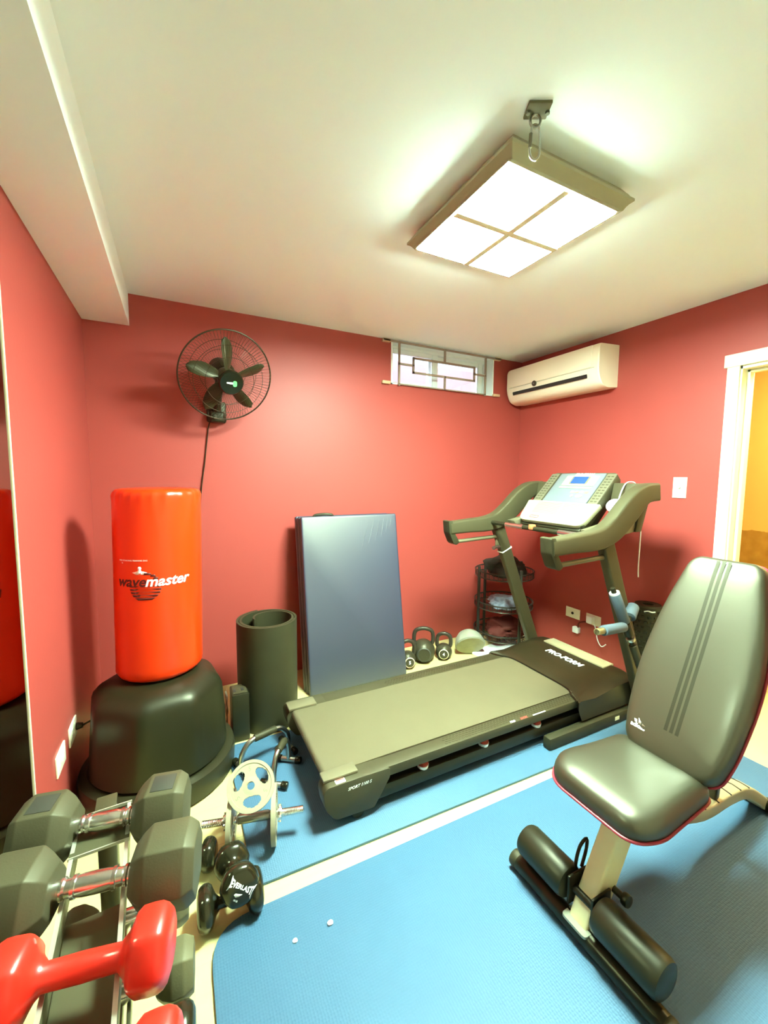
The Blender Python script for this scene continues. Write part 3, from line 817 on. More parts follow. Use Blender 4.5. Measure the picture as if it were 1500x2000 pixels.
# pulse bar between the arms
px, pz = 1.845, 1.062
bm = B(); cyl(bm, (px, 1.35, pz), (px, 2.09, pz), .0135, n=20); part('crossbar', bm, BLACKP, tm)
for y0, y1 in ((1.415, 1.545), (1.80, 1.945)):
    bm = B(); cyl(bm, (px, y0, pz), (px, y1, pz), .0155, n=20); part('pulse_sensor', bm, CHROME, tm)
bm = B(); bb(bm, px-.020, px+.014, 1.715, 1.745, pz-.006, pz+.024, .006); part('safety_key', bm, mat('orange_key', (.80, .16, .06), .4), tm, 'orange safety key')
# console: 45 degree panel facing the runner
o_ = V(2.0, 1.757, 1.090); cu = V(0, -1, 0); cv = V(1, 0, 1).normalized(); cw = V(-1, 0, 1).normalized()
fc = lambda a, b, c: o_ + cu*a + cv*b + cw*c
bm = B(); prism(bm, round_poly([(-.235, .0), (.235, .0), (.235, .40), (.215, .428), (-.215, .428), (-.235, .40)], .02, 4), fc, -.055, -.002, .006); con = part('console', bm, GREYPL, tm)
bm = B(); prism(bm, round_poly([(-.155, .165), (.165, .165), (.165, .415), (-.155, .415)], .01, 3), fc, -.003, .004, .002); part('console_face', bm, mat('console_blue_silver', (.17, .19, .20), .3, var=.05), con)
for a0_, a1_ in ((-.232, -.170), (.172, .232)):
    bm = B(); prism(bm, round_poly([(a0_, .165), (a1_, .165), (a1_, .412), (a0_, .412)], .006, 3), fc, -.003, .003, .001); part('button_column', bm, mat('button_strip_grey', (.16, .14, .09), .4) if 'button_strip_grey' not in bpy.data.materials else bpy.data.materials['button_strip_grey'], con)
    bm = B()
    for i in range(10):
        for e in (-.012, .012):
            a_ = (a0_+a1_)/2+e; b_ = .185+.0225*i
            prism(bm, [(a_-.008, b_-.003), (a_+.008, b_-.003), (a_+.008, b_+.004), (a_-.008, b_+.004)], fc, .002, .0042)
    part('program_buttons', bm, GREYPL, con)
bm = B(); prism(bm, round_poly([(-.095, .305), (.135, .305), (.135, .392), (-.095, .392)], .006, 3), fc, .003, .007, .001); dsp = part('display_bezel', bm, SILVER, con)
bm = B(); prism(bm, round_poly([(-.045, .318), (.08, .318), (.08, .382), (-.045, .382)], .004, 3), fc, .0065, .008); part('display_rim', bm, GREYLT, con)
bm = B(); prism(bm, round_poly([(-.035, .322), (.068, .322), (.068, .380), (-.035, .380)], .003, 3), fc, .0075, .009); part('display_screen', bm, mat('blue_lcd', (.03, .08, .45), .2), con)
bm = B(); text_bm(bm, 'PRO-FORM', .026, lambda a, b, c: fc(a+.02, b+.4035, c+.0042), .0008, .2, .0006); part('console_brand', bm, LETTER, con, smooth=None)
cols = [(.75, .3, .22), (.8, .55, .16), (.3, .5, .65), (.8, .42, .12)]
for i in range(4):
    bm = B(); a_ = .022+.032*i; prism(bm, round_poly([(a_-.012, .245), (a_+.012, .245), (a_+.012, .262), (a_-.012, .262)], .003, 2), fc, .003, .0065, .001); part('speed_button', bm, mat('button_colour', cols[i], .4), con)
bm = B(); prism(bm, [(.085+.024*math.cos(2*PI*i/20), .220+.014*math.sin(2*PI*i/20)) for i in range(20)], fc, .003, .007); part('stop_button', bm, SILVER, con)
bm = B(); prism(bm, [(.035+.009*math.cos(2*PI*i/16), .220+.012*math.sin(2*PI*i/16)) for i in range(16)], fc, .003, .007); part('start_button', bm, SILVER, con)
bm = B(); prism(bm, round_poly([(-.10, .283), (.13, .283), (.13, .296), (-.10, .296)], .003, 2), fc, .003, .006); part('caption_strip', bm, SILVER, con)
# lower light tray with speaker grille
bm = B(); prism(bm, round_poly([(-.235, -.008), (.235, -.008), (.262, .165), (-.262, .165)], [.05, .05, .012, .012], 6), fc, -.02, .008, .004); tr = part('console_tray', bm, mat('tray_cream', (.46, .41, .25), .35), tm)
bm = B()
for i in range(9):
    b_ = .062+.0105*i
    prism(bm, [(-.165, b_), (.02, b_), (.02, b_+.004), (-.165, b_+.004)], fc, .0075, .0092); prism(bm, [(.03, b_), (.135, b_), (.135, b_+.004), (.03, b_+.004)], fc, .0075, .0092)
part('speaker_slots', bm, mat('grille_grey', (.24, .23, .17), .4), tr)
bm = B(); prism(bm, round_poly([(-.17, .004), (.145, .004), (.145, .046), (-.17, .046)], .006, 3), fc, .0075, .0095); part('tray_strip', bm, mat('pale_blue_strip', (.30, .32, .30), .3), tr)
bm = B()
ro = round_poly([(-.155, .014), (-.085, .014), (-.085, .036), (-.155, .036)], .008, 4); ri = round_poly([(-.149, .019), (-.091, .019), (-.091, .031), (-.149, .031)], .005, 4)
vo = [bm.verts.new(fc(x, y, .0101)) for x, y in ro]; vi = [bm.verts.new(fc(x, y, .0101)) for x, y in ri]
for i in range(len(ro)): bm.faces.new((vo[i], vo[(i+1) % len(ro)], vi[(i+1) % len(ri)], vi[i]))
bmesh.ops.solidify(bm, geom=bm.faces[:], thickness=.0006)
text_bm(bm, 'iFIT', .011, lambda a, b, c: fc(a-.12, b+.025, c+.0096), .0005)
part('tray_logo', bm, mat('dull_red_print', (.42, .16, .12), .5), tr, smooth=None)
# side trays and rear bridge joining console and arms
for y0, y1 in ((1.35, 1.51), (2.005, 2.08)):
    bm = B(); prism(bm, [(1.97, 1.075), (2.12, 1.10), (2.20, 1.12), (2.20, 1.07), (1.99, 1.045)], lambda u, v, w_: V(u, w_, v), y0, y1, .003); part('side_tray', bm, GREYLT, tm)
    bm = B(); prism(bm, [(2.19, 1.07), (2.24, 1.07), (2.30, 1.25), (2.30, 1.33), (2.25, 1.33)], lambda u, v, w_: V(u, w_, v), y0-.01, y1+.01, .004); part('rear_bridge', bm, GREYPL, tm)
bm = B(); prism(bm, [(2.03, 1.03), (2.10, 1.03), (2.34, 1.28), (2.34, 1.34), (2.30, 1.36), (2.0, 1.06)], lambda u, v, w_: V(u, w_, v), 1.54, 1.975, .006); part('console_back', bm, BLACKP, tm)

# white charging puck with a cable on the tray
pk = thing('charging_puck', 'white round charging puck with cable on the treadmill side tray', 'charger', (2.12, 1.43, 1.115))
bm = B(); Mp = axis_matrix((2.19, 1.468, 1.205), V(-.75, -.25, .6)); lathe(bm, [(.001, -.008), (.038, -.008), (.044, 0), (.038, .010), (.02, .014), (.001, .0145)], Mp, 32); part('puck', bm, mat('pure_white_plastic', (.95, .95, .95), .3), pk)
bm = B(); tube(bm, smooth_path([V(2.205, 1.455, 1.24), V(2.215, 1.45, 1.28), V(2.24, 1.445, 1.325), V(2.275, 1.44, 1.338), V(2.31, 1.43, 1.325), V(2.322, 1.42, 1.25), V(2.33, 1.40, 1.10), V(2.325, 1.395, .98), V(2.315, 1.39, .86), V(2.32, 1.39, .80)]), .0032, n=8); part('cable', bm, WHITE, pk)
# ------------------------------------------------------------------ wire rack in the corner
WBLK = mat('black_wire', (.035, .033, .026), .35, metal=.2)
cr_ = V(2.33, 2.46, 0); rr = .225
wrk = thing('wire_rack', 'round black three tier wire rack in the corner behind the treadmill', 'rack', cr_)
for i, a in enumerate((-100, 170, 10, 90)):
    a = math.radians(a); x, y = cr_.x+rr*math.cos(a), cr_.y+rr*math.sin(a)
    bm = B(); cyl(bm, (x, y, 0), (x, y, .66), .012, n=12, bev=.004); part('post', bm, WBLK, wrk)
for z in (.14, .375, .62):
    bm = B()
    tube(bm, [V(cr_.x+rr*math.cos(2*PI*i/48), cr_.y+rr*math.sin(2*PI*i/48), z) for i in range(48)], .006, n=8, closed=True)
    tube(bm, [V(cr_.x+rr*math.cos(2*PI*i/48), cr_.y+rr*math.sin(2*PI*i/48), z-.045) for i in range(48)], .004, n=6, closed=True)
    for i in range(40):
        a = 2*PI*i/40; cyl(bm, (cr_.x+rr*math.cos(a), cr_.y+rr*math.sin(a), z-.045), (cr_.x+rr*math.cos(a), cr_.y+rr*math.sin(a), z), .0022, n=5)
    for i in range(-8, 9):
        x = i*.025; L_ = math.sqrt(max(0, rr*rr-x*x)); tube(bm, [V(cr_.x+x, cr_.y-L_, z-.045), V(cr_.x+x, cr_.y+L_, z-.045)], .0022, n=5)
    part('basket', bm, WBLK, wrk)
def blob(name, label, cat, c, s, m, seed, amp=.35, group=None, freq=2.2):
    bm = B(); bmesh.ops.create_icosphere(bm, subdivisions=4, radius=1)
    for v in bm.verts:
        k_ = 1+amp*mnoise.noise(v.co*freq*.6+V(seed, 0, 0))+amp*.5*mnoise.noise(v.co*freq*2+V(0, seed, 0))
        v.co = V(v.co.x*s[0]*k_, v.co.y*s[1]*k_, max(-.55, v.co.z)*s[2]*k_)
    zmin = min(v.co.z for v in bm.verts)
    for v in bm.verts: v.co += V(c[0], c[1], c[2]-zmin)
    return tag(new_obj(name, bm, m, origin=c, smooth=60), label, cat, group)
CLOTH = mat('black_cloth', (.022, .020, .016), .75, var=.2, scale=20, bump=.3, bscale=80)
NCLO = mat('blue_grey_cloth', (.10, .16, .24), .6, var=.7, scale=25)
blob('gym_bag', 'crumpled black bag piled on the top tier of the wire rack', 'bag', (2.31, 2.43, .578), (.15, .14, .10), CLOTH, 3)
blob('cloth_bundle', 'blue and white cloth bundle on the middle tier of the wire rack', 'cloth', (2.32, 2.42, .334), (.14, .13, .05), mat('blue_white_cloth', (.30, .36, .44), .6, var=1.0, scale=28), 9)
blob('cloth_bundle', 'dark red cloth bundle on the bottom tier of the wire rack', 'cloth', (2.33, 2.44, .099), (.15, .14, .075), mat('dark_red_cloth', (.10, .012, .010), .8, var=.2), 5)
bm = B(); box(bm, (2.22, 2.36, .012), (.44, .20, .022), Matrix.Rotation(math.radians(12), 3, 'Z'), .003)
tray = tag(new_obj('box_lid', bm, WHITE, origin=(2.22, 2.36, 0)), 'flat white box lid on the floor beneath the wire rack', 'box lid')

# ------------------------------------------------------------------ kettlebells
KB = mat('cast_iron', (.06, .052, .028), .38, var=.15, metal=.1, bump=.1, bscale=200)
KH = mat('kettlebell_handle', (.045, .035, .026), .35)
def kettlebell(x, y, r, col, label, rz):
    t = thing('kettlebell', label, 'kettlebell', (0, 0, 0), 'kettlebells along the back wall')
    bm = B(); lathe(bm, [(.001, 0), (r*.62, 0), (r*.72, .004)]+[(r*math.cos(a), r*.80+r*math.sin(a)) for a in [(-.78+1.9*i/14) for i in range(15)]]+[(r*.3, r*1.76), (.001, r*1.78)], None, 36); part('bell', bm, KB, t)
    bm = B(); h = r*2.15+.03; w_ = r*.82
    tube(bm, smooth_path([(-w_*.75, 0, r*1.35), (-w_, 0, r*1.75), (-w_*.9, 0, h), (-w_*.35, 0, h+.022), (w_*.35, 0, h+.022), (w_*.9, 0, h), (w_, 0, r*1.75), (w_*.75, 0, r*1.35)], 5), .0145, n=14); part('handle', bm, KH, t)
    bm = B(); Mx = axis_matrix((0, -r*.93, r*.85), (0, -1, .12)); 
    lathe(bm, [(.001, 0), (r*.52, 0), (r*.56, .006), (r*.50, .011), (.001, .012)], Mx, 28); f_ = part('weight_disc', bm, KB, t)
    bm = B(); lathe_ring(bm, [(r*.50, .008), (r*.57, .004), (r*.585, .009), (r*.51, .0125)], Mx); part('colour_ring', bm, mat('kettlebell_ring', col, .5), f_)
    bm = B(); fo = Mx @ V(0, 0, .0122); text_bm(bm, {0: '5', 1: '12', 2: '4'}[kettlebell.n], r*.5, plane_map(fo, (1, 0, 0), (0, .12, 1)), .0006, 0, .001); part('number', bm, LETTER if kettlebell.n != 1 else KB, f_, smooth=None)
    kettlebell.n += 1
    t.location = (x, y, 0); t.rotation_euler = (0, 0, rz)
kettlebell.n = 0
kettlebell(1.44, 2.46, .062, (.75, .55, .42), 'small kettlebell with a pale ring half hidden by the navy mat', -.25)
kettlebell(1.60, 2.50, .086, (.085, .085, .07), 'largest kettlebell, plain grey face, tall handle, middle of three', -.5)
kettlebell(1.755, 2.46, .062, (.75, .68, .42), 'small kettlebell with cream ring nearest the grey half dome', -.6)
hd_ = thing('half_dome_cushion', 'grey rounded half dome with a flat tan face lying by the kettlebells', 'cushion', (1.93, 2.46, 0))
Md = axis_matrix((1.945, 2.385, .092), V(-.32, -.75, -.52))
bm = B(); lathe(bm, [(.001, -.115), (.04, -.112), (.075, -.095), (.10, -.06), (.112, -.02), (.114, 0), (.108, .006)], Md @ Matrix.Diagonal((1.0, .92, 1, 1)), 36)
part('dome', bm, mat('grey_dome', (.34, .34, .25), .5, var=.1), hd_)
bm = B(); lathe(bm, [(.001, .002), (.104, .002), (.107, .006), (.104, .009), (.001, .010)], Md @ Matrix.Diagonal((1.0, .92, 1, 1)), 36); part('flat_face', bm, mat('tan_face', (.36, .33, .20), .6, var=.25, scale=15), hd_)

# ------------------------------------------------------------------ pull-up bar leaning by the treadmill
FOAM = mat('blue_grey_foam', (.09, .125, .15), .7, var=.08, bump=.2, bscale=300)
BLKM = mat('black_tube_metal', (.022, .02, .01), .35, metal=.3)
pu = thing('pull_up_bar', 'black pull-up bar with blue foam grips leaning against the near treadmill upright', 'pull-up bar', (2.27, 1.2, 0))
T0, T1 = V(2.275, 1.185, MT+.012), V(1.915, 1.262, .80)
d = (T1-T0).normalized()
at_ = lambda s: T0+(T1-T0)*s
bm = B(); cyl(bm, T0, T1+d*.02, .0125, n=16, bev=.003); part('main_tube', bm, BLKM, pu)
bm = B(); cyl(bm, at_(.79), at_(.985), .026, n=24, bev=.004); part('foam_grip', bm, FOAM, pu)
bm = B(); cyl(bm, at_(.983), at_(.992), .024, n=24); part('grip_ring', bm, WHITE, pu, 'white ring')
bm = B(); cyl(bm, at_(.37), at_(.63), .0195, n=20, bev=.004); part('rubber_sleeve', bm, RUBBER, pu)
bm = B(); cyl(bm, at_(.70), at_(.785), .024, n=20, bev=.003); part('joint_block', bm, BLKM, pu)
bm = B(); cyl(bm, at_(.66), at_(.68), .021, n=20, bev=.003); part('collar', bm, STEEL, pu)
ea = at_(.76)
eb = V(1.70, 1.19, .655)
dd = (eb-ea).normalized()
bm = B(); cyl(bm, ea, eb, .011, n=14); part('side_arm', bm, BLKM, pu)
bm = B(); cyl(bm, ea+dd*.03, ea+(eb-ea)*.80, .024, n=22, bev=.004); part('foam_grip', bm, FOAM, pu)
bm = B(); cyl(bm, ea+(eb-ea)*.80, eb, .016, n=16, bev=.003); part('side_arm_end', bm, mat('brass_brown', (.30, .24, .11), .35, metal=.5), pu)
ec = ea+V(.13, .05, .07)
bm = B(); cyl(bm, ea, ec, .011, n=14); part('side_arm', bm, BLKM, pu)
bm = B(); cyl(bm, ea+(ec-ea)*.45, ec, .030, n=22, bev=.006); part('foam_grip', bm, FOAM, pu)
bm = B(); cyl(bm, at_(-.0)+V(0, 0, .0), at_(.06), .017, n=16, bev=.003); part('rubber_tip', bm, RUBBER, pu)

# black textured roller standing by the right wall
fr_ = thing('foam_roller', 'black knobbly foam roller standing by the right wall behind the bench', 'foam roller', (2.56, 1.46, 0))
bm = B(); lathe(bm, [(.03, .002), (.070, .002), (.078, .01), (.078, .575), (.070, .585), (.03, .585), (.03, .55)], Matrix.Translation((2.58, 1.475, 0)), 40); part('core', bm, RUBBER, fr_)
bm = B()
for i in range(14):
    for j in range(17):
        a = 2*PI*(i+.5*(j % 2))/14; z = .04+.032*j; c_ = V(2.58+.078*math.cos(a), 1.475+.078*math.sin(a), z)
        box(bm, c_, (.010, .022, .018), Matrix.Rotation(a, 3, 'Z'), .003, 1)
part('knobs', bm, BLACKP, fr_)
bm = B(); tube(bm, smooth_path([(2.502, 1.45, .555), (2.508, 1.43, .562), (2.52, 1.415, .558), (2.535, 1.405, .560)]), .004, n=6); part('top_thread', bm, LETTER, fr_)

# white charger in the right hand outlet, its cable and a second small plug
ch = thing('phone_charger', 'white phone charger plugged into the right wall outlet', 'charger', (XR-.03, 1.95, .31))
bm = B(); bb(bm, XR-.048, XR-.0095, 1.915, 1.962, .292, .345, .005); part('charger_body', bm, WHITE, ch)
bm = B(); tube(bm, smooth_path([(XR-.03, 1.91, .30), (XR-.035, 1.89, .27), (XR-.05, 1.86, .20), (XR-.06, 1.82, .165), (XR-.055, 1.79, .19)]), .0035, n=8); part('cable', bm, WHITE, ch)
ch2 = thing('plug_adapter', 'small white plug adapter with dark red strap left of the foam arm', 'plug', (XR-.03, 2.03, .19))
bm = B(); bb(bm, XR-.036, XR-.001, 2.035, 2.085, .175, .222, .006); part('adapter_body', bm, WHITE, ch2)
bm = B(); tube(bm, smooth_path([(XR-.02, 2.045, .222), (XR-.03, 2.03, .262), (XR-.03, 1.99, .285), (XR-.02, 1.965, .29)]), .006, n=8); part('strap', bm, mat('dark_red_strap', (.16, .02, .015), .6), ch2)

# ------------------------------------------------------------------ weight bench
bn = thing('weight_bench', 'black padded weight bench with red piping on the blue mat', 'weight bench', (1.3, .71, MT))
FRM = mat('bench_silver_grey', (.75, .68, .37), .42, var=.05)
PIPE = mat('red_piping', (.42, .03, .05), .45)
yc = .715
def beam(bm, pts, wy, wz, r=.008):
    pts = [Vector(p) for p in pts]; rings = []
    for i, p_ in enumerate(pts):
        t = (pts[min(i+1, len(pts)-1)]-pts[max(i-1, 0)]).normalized(); s_ = V(0, 1, 0); n_ = s_.cross(t).normalized()
        rings.append([p_+s_*a_+n_*b_ for a_, b_ in round_poly([(-wy/2, -wz/2), (wy/2, -wz/2), (wy/2, wz/2), (-wy/2, wz/2)], r, 3)])
    loft(bm, rings)
bm = B(); beam(bm, [(1.035, yc, .035), (1.065, yc, .10), (1.185, yc, .32), (1.235, yc, .40)], .058, .082); part('front_post', bm, FRM, bn)
bm = B(); prism(bm, round_poly([(.985, yc-.04), (1.075, yc-.04), (1.075, yc+.04), (.985, yc+.04)], .012, 4), lambda u, v, w_: V(u, v, w_), .058, .066); part('foot_plate', bm, mat('bright_bench_plate', (.52, .51, .36), .35, metal=.3), bn)
bm = B(); box(bm, V(1.190, yc, .345), (.088, .0595, .02), Matrix.Rotation(math.radians(-29), 3, 'Y').to_3x3() if False else Matrix.Rotation(math.radians(28), 3, 'Y')); part('post_label', bm, mat('pale_label', (.62, .58, .38), .5), bn)
bm = B(); beam_pts = [(1.015, .455, .035), (1.015, .97, .035)]
cyl(bm, (1.015, .455, MT+.028), (1.015, .965, MT+.028), .0275, n=20, bev=.006); part('front_foot', bm, BLKM, bn)
for y0, y1 in ((.455, .475), (.945, .975)):
    bm = B(); cyl(bm, (1.015, y0, MT+.028), (1.015, y1, MT+.028), .0285, n=20, bev=.005); part('foot_cap', bm, RUBBER, bn)
rx, rz_ = 1.035, .125
for y0, y1 in ((.485, .672), (.765, .945)):
    bm = B(); cyl(bm, (rx, y0, rz_), (rx, y1, rz_), .052, n=32, bev=.016); part('roller_pad', bm, PADV, bn)
bm = B(); cyl(bm, (rx, .50, rz_), (rx, .93, rz_), .0125, n=14); part('roller_axle', bm, BLKM, bn)
for y in (yc-.042, yc+.036):
    bm = B(); bb(bm, rx-.025, rx+.055, y, y+.008, .08, .17, .003); part('roller_bracket', bm, BLKM, bn)
bm = B(); tube(bm, smooth_path([(1.07, yc+.045, .15), (1.06, yc+.055, .17), (1.085, yc+.062, .215), (1.11, yc+.058, .235), (1.105, yc+.055, .20), (1.08, yc+.05, .16)], 4), .005, n=8); part('spring_clip', bm, BLKM, bn)
bm = B(); cyl(bm, (1.12, yc-.03, .145), (1.12, yc-.06, .145), .010, n=14); cyl(bm, (1.12, yc-.058, .145), (1.12, yc-.078, .147), .018, n=16, bev=.005); part('knob', bm, BLACKP, bn)
# rear leg beam with slots, rear foot
rp = smooth_path([(1.20, yc, .335), (1.42, yc, .25), (1.62, yc, .182), (1.80, yc, .172), (1.93, yc, .15), (2.04, yc, .085), (2.10, yc, .04)], 4)
bm = B(); beam(bm, rp, .062, .046); part('rear_beam', bm, mat('bench_beam_grey', (.55, .45, .24), .42, var=.05, metal=.15), bn)
bm = B()
for s_ in (8, 10, 12, 14, 16):
    p_ = rp[s_]; t = (rp[s_+1]-rp[s_-1]).normalized(); n_ = V(0, 1, 0).cross(t); n_ = n_ if n_.z > 0 else -n_
    c_ = p_+n_*.0232
    tube(bm, [c_+V(0, -.03, 0)-t*.008, c_+V(0, 0, 0), c_+V(0, .03, 0)-t*.008], .0026, n=6)
part('slots', bm, DARKP, bn)
bm = B(); cyl(bm, (2.11, .50, MT+.026), (2.11, .93, MT+.026), .0255, n=20, bev=.006); part('rear_foot', bm, BLKM, bn)
# seat
sp = dense(round_poly([(1.025, .59), (1.10, .556), (1.40, .575), (1.40, .855), (1.10, .892), (1.025, .84)], [.07, .06, .05, .05, .06, .07], 6), .02)
fs_ = lambda x, y, w_: V(x, y, .405+w_)
bm = B(); pad(bm, sp, [(.02, -.002), (.003, 0), (0, .010), (-.001, .022), (.001, .036), (.007, .050), (.018, .060), (.034, .066), (.06, .0695), (.10, .072), (.15, .073)], fs_)
part('seat', bm, LEATHER, bn, smooth=60)
bm = B(); tube(bm, [fs_(x, y, .006) for x, y in inset_poly(sp, -.002)], .0042, n=8, closed=True); part('seat_piping', bm, PIPE, bn, 'red piping')
bm = B(); bb(bm, 1.18, 1.36, yc-.05, yc+.05, .375, .404, .003); part('seat_bracket', bm, BLKM, bn)
# backrest at 65 degrees
th_ = math.radians(65); bo = V(1.335, .692, .462); bv = V(math.cos(th_), 0, math.sin(th_)); bu = V(0, -1, 0); bw = V(-math.sin(th_), 0, math.cos(th_))
fbk = lambda a, b, c: bo + bu*a + bv*b + bw*c
bp = dense(round_poly([(-.128, 0), (.128, 0), (.152, .10), (.168, .30), (.148, .50), (.108, .675), (.085, .70), (-.085, .70), (-.108, .675), (-.148, .50), (-.168, .30), (-.152, .10)], [.05, .05, .05, .1, .1, .03, .03, .03, .03, .1, .1, .05], 6), .02)
bm = B(); pad(bm, bp, [(.02, -.064), (.003, -.062), (0, -.050), (-.001, -.036), (.001, -.020), (.006, -.010), (.014, -.004), (.026, -.001), (.05, .001), (.09, .002), (.14, .002)], fbk)
part('backrest', bm, LEATHER, bn, smooth=60)
bm = B(); tube(bm, [fbk(x, y, -.056) for x, y in inset_poly(bp, -.002)], .0045, n=8, closed=True); part('back_piping', bm, PIPE, bn, 'red piping')
bm = B(); prism(bm, [(-.03, .06), (.03, .06), (.03, .5), (-.03, .5)], fbk, -.10, -.062, .004); part('back_frame', bm, BLKM, bn)
bm = B(); beam(bm, [fbk(0, .3, -.09), V(1.66, .684, .40), V(1.72, yc, .20)], .04, .03); part('back_strut', bm, BLKM, bn)
STRIPE = mat('stripe_print', (.020, .019, .009), .46, var=.03, ior=1.65)
bm = B()
for i in (-1, 0, 1):
    a_ = i*.0165+.0
    prism(bm, [(a_-.0052, .10), (a_+.0052, .10), (a_+.0052, .685), (a_-.0052, .685)], fbk, .0012, .0022)
part('stripes', bm, STRIPE, bn, 'three dark stripes')
bm = B()
lo_ = (-.098, .072)
for i, hh in enumerate((.010, .017, .0245)):
    x = lo_[0]-.010+i*.0125
    prism(bm, [(x, lo_[1]+.007), (x+.009, lo_[1]+.007), (x+.009-.004, lo_[1]+.007+hh), (x-.004, lo_[1]+.007+hh)] , lambda a, b, c: fbk(a, b, c), .0005, .0018)
text_bm(bm, 'adidas', .019, lambda a, b, c: fbk(a+lo_[0]+.003, b+lo_[1]-.001, c+.0005), .001, 0, .0007)
part('logo', bm, LETTER, bn, smooth=None)
# ------------------------------------------------------------------ adjustable dumbbell with plates, loose plate, push-up handles
PLATE = mat('grey_plate_enamel', (.42, .37, .23), .42, var=.05)
def plate_mesh(bm, M, r=.098, t=.016):
    """grip plate: rim, three bean holes, centre hole"""
    n = 120
    holes = []
    for k_ in range(3):
        a = math.radians(30+120*k_)
        holes.append((a, .058*r/.098, .037*r/.098, .021*r/.098))
    # polar grid with cells removed inside the holes
    rad = [.013, .020]+[.028+(r*.87-.028)*i/20 for i in range(21)]+[r]
    def inside(rr, aa):
        for a, rc, wl, ww in holes:
            da = (aa-a+PI) % (2*PI)-PI
            if (da*rc/wl)**2+((rr-rc)/ww)**2 < 1: return True
        return False
    def zt(rr): return t if rr > r*.86 or rr < .022 else t*.72
    top = [[None]*n for _ in rad]; bot = [[None]*n for _ in rad]
    for i, rr in enumerate(rad):
        for j in range(n):
            a = 2*PI*j/n
            top[i][j] = bm.verts.new(M @ V(rr*math.cos(a), rr*math.sin(a), zt(rr)/2)); bot[i][j] = bm.verts.new(M @ V(rr*math.cos(a), rr*math.sin(a), -zt(rr)/2))
    ins = [[inside((rad[i]+rad[i+1])/2, 2*PI*(j+.5)/n) for j in range(n)] for i in range(len(rad)-1)]
    for i in range(len(rad)-1):
        for j in range(n):
            if ins[i][j]: continue
            j2 = (j+1) % n
            bm.faces.new((top[i][j], top[i+1][j], top[i+1][j2], top[i][j2])); bm.faces.new((bot[i][j], bot[i][j2], bot[i+1][j2], bot[i+1][j]))
            if i == 0: bm.faces.new((top[i][j], top[i][j2], bot[i][j2], bot[i][j]))
            elif ins[i-1][j]: bm.faces.new((top[i][j], top[i][j2], bot[i][j2], bot[i][j]))
            if i == len(rad)-2 or ins[i+1][j]: bm.faces.new((top[i+1][j], bot[i+1][j], bot[i+1][j2], top[i+1][j2]))
            if ins[i][j-1]: bm.faces.new((top[i][j], bot[i][j], bot[i+1][j], top[i+1][j]))
            if ins[i][j2]: bm.faces.new((top[i][j2], top[i+1][j2], bot[i+1][j2], bot[i][j2]))
    bmesh.ops.delete(bm, geom=[v for v in bm.verts if not v.link_faces], context='VERTS')

e0, e1 = V(.040, 1.520, .101), V(.392, 1.428, .101)
dx_ = (e1-e0).normalized()
pd = thing('plate_dumbbell', 'chrome bar dumbbell loaded with two grey grip plates, half on the mat', 'dumbbell', ((e0.x+e1.x)/2, (e0.y+e1.y)/2, 0))
bm = B(); n_ = 60
lathe(bm, [(.001, 0)]+[(.0122+(.0012 if i % 2 else 0), .002+i*(e1-e0).length/130) for i in range(129)]+[(.001, (e1-e0).length)], axis_matrix(e0, dx_), 14); part('threaded_bar', bm, CHROME, pd)
for s_ in (.285, .70):
    bm = B(); c_ = e0+(e1-e0)*s_; plate_mesh(bm, axis_matrix(c_, dx_)); part('plate', bm, PLATE, pd)
bm = B(); cyl(bm, e0+(e1-e0)*.34, e0+(e1-e0)*.65, .0165, n=20, bev=.003); part('grip_sleeve', bm, STEEL, pd)
for s_ in (.225, .755):
    bm = B(); c_ = e0+(e1-e0)*s_; cyl(bm, c_-dx_*.008, c_+dx_*.008, .021, n=18, bev=.002)
    for k_ in range(6):
        a = 2*PI*k_/6; u_, v_, _ = frame_of(dx_); cyl(bm, c_, c_+(u_*math.cos(a)+v_*math.sin(a))*.028, .006, n=8)
    part('spinlock_collar', bm, CHROME, pd)
lpn = thing('weight_plate', 'loose grey grip plate with three holes leaning on the chrome bar dumbbell', 'weight plate', (.222, 1.60, 0))
nl = V(-.13, -.70, .70).normalized(); cl = V(.2075, 1.472, .227)
ML = axis_matrix(cl, nl)
upv = (V(0, 0, 1)-nl*nl.z).normalized(); rtv = upv.cross(nl).normalized()
ML = Matrix((rtv, upv, nl)).transposed().to_4x4(); ML.translation = cl
bm = B(); plate_mesh(bm, ML @ Matrix.Rotation(math.radians(5), 4, 'Z'), .083, .018); part('plate_disc', bm, PLATE, lpn)
NUM = mat('worn_number_print', (.30, .28, .17), .6)
for k_ in range(3):
    a = math.radians(95+120*k_); bm = B()
    p0 = ML @ V(.054*math.cos(a), .054*math.sin(a), .0066); ru = ML.to_3x3() @ V(math.sin(a), -math.cos(a), 0); rv = ML.to_3x3() @ V(math.cos(a), math.sin(a), 0)
    text_bm(bm, '5', .022, plane_map(p0, ru, rv), .0006); part('number', bm, NUM, lpn, smooth=None)

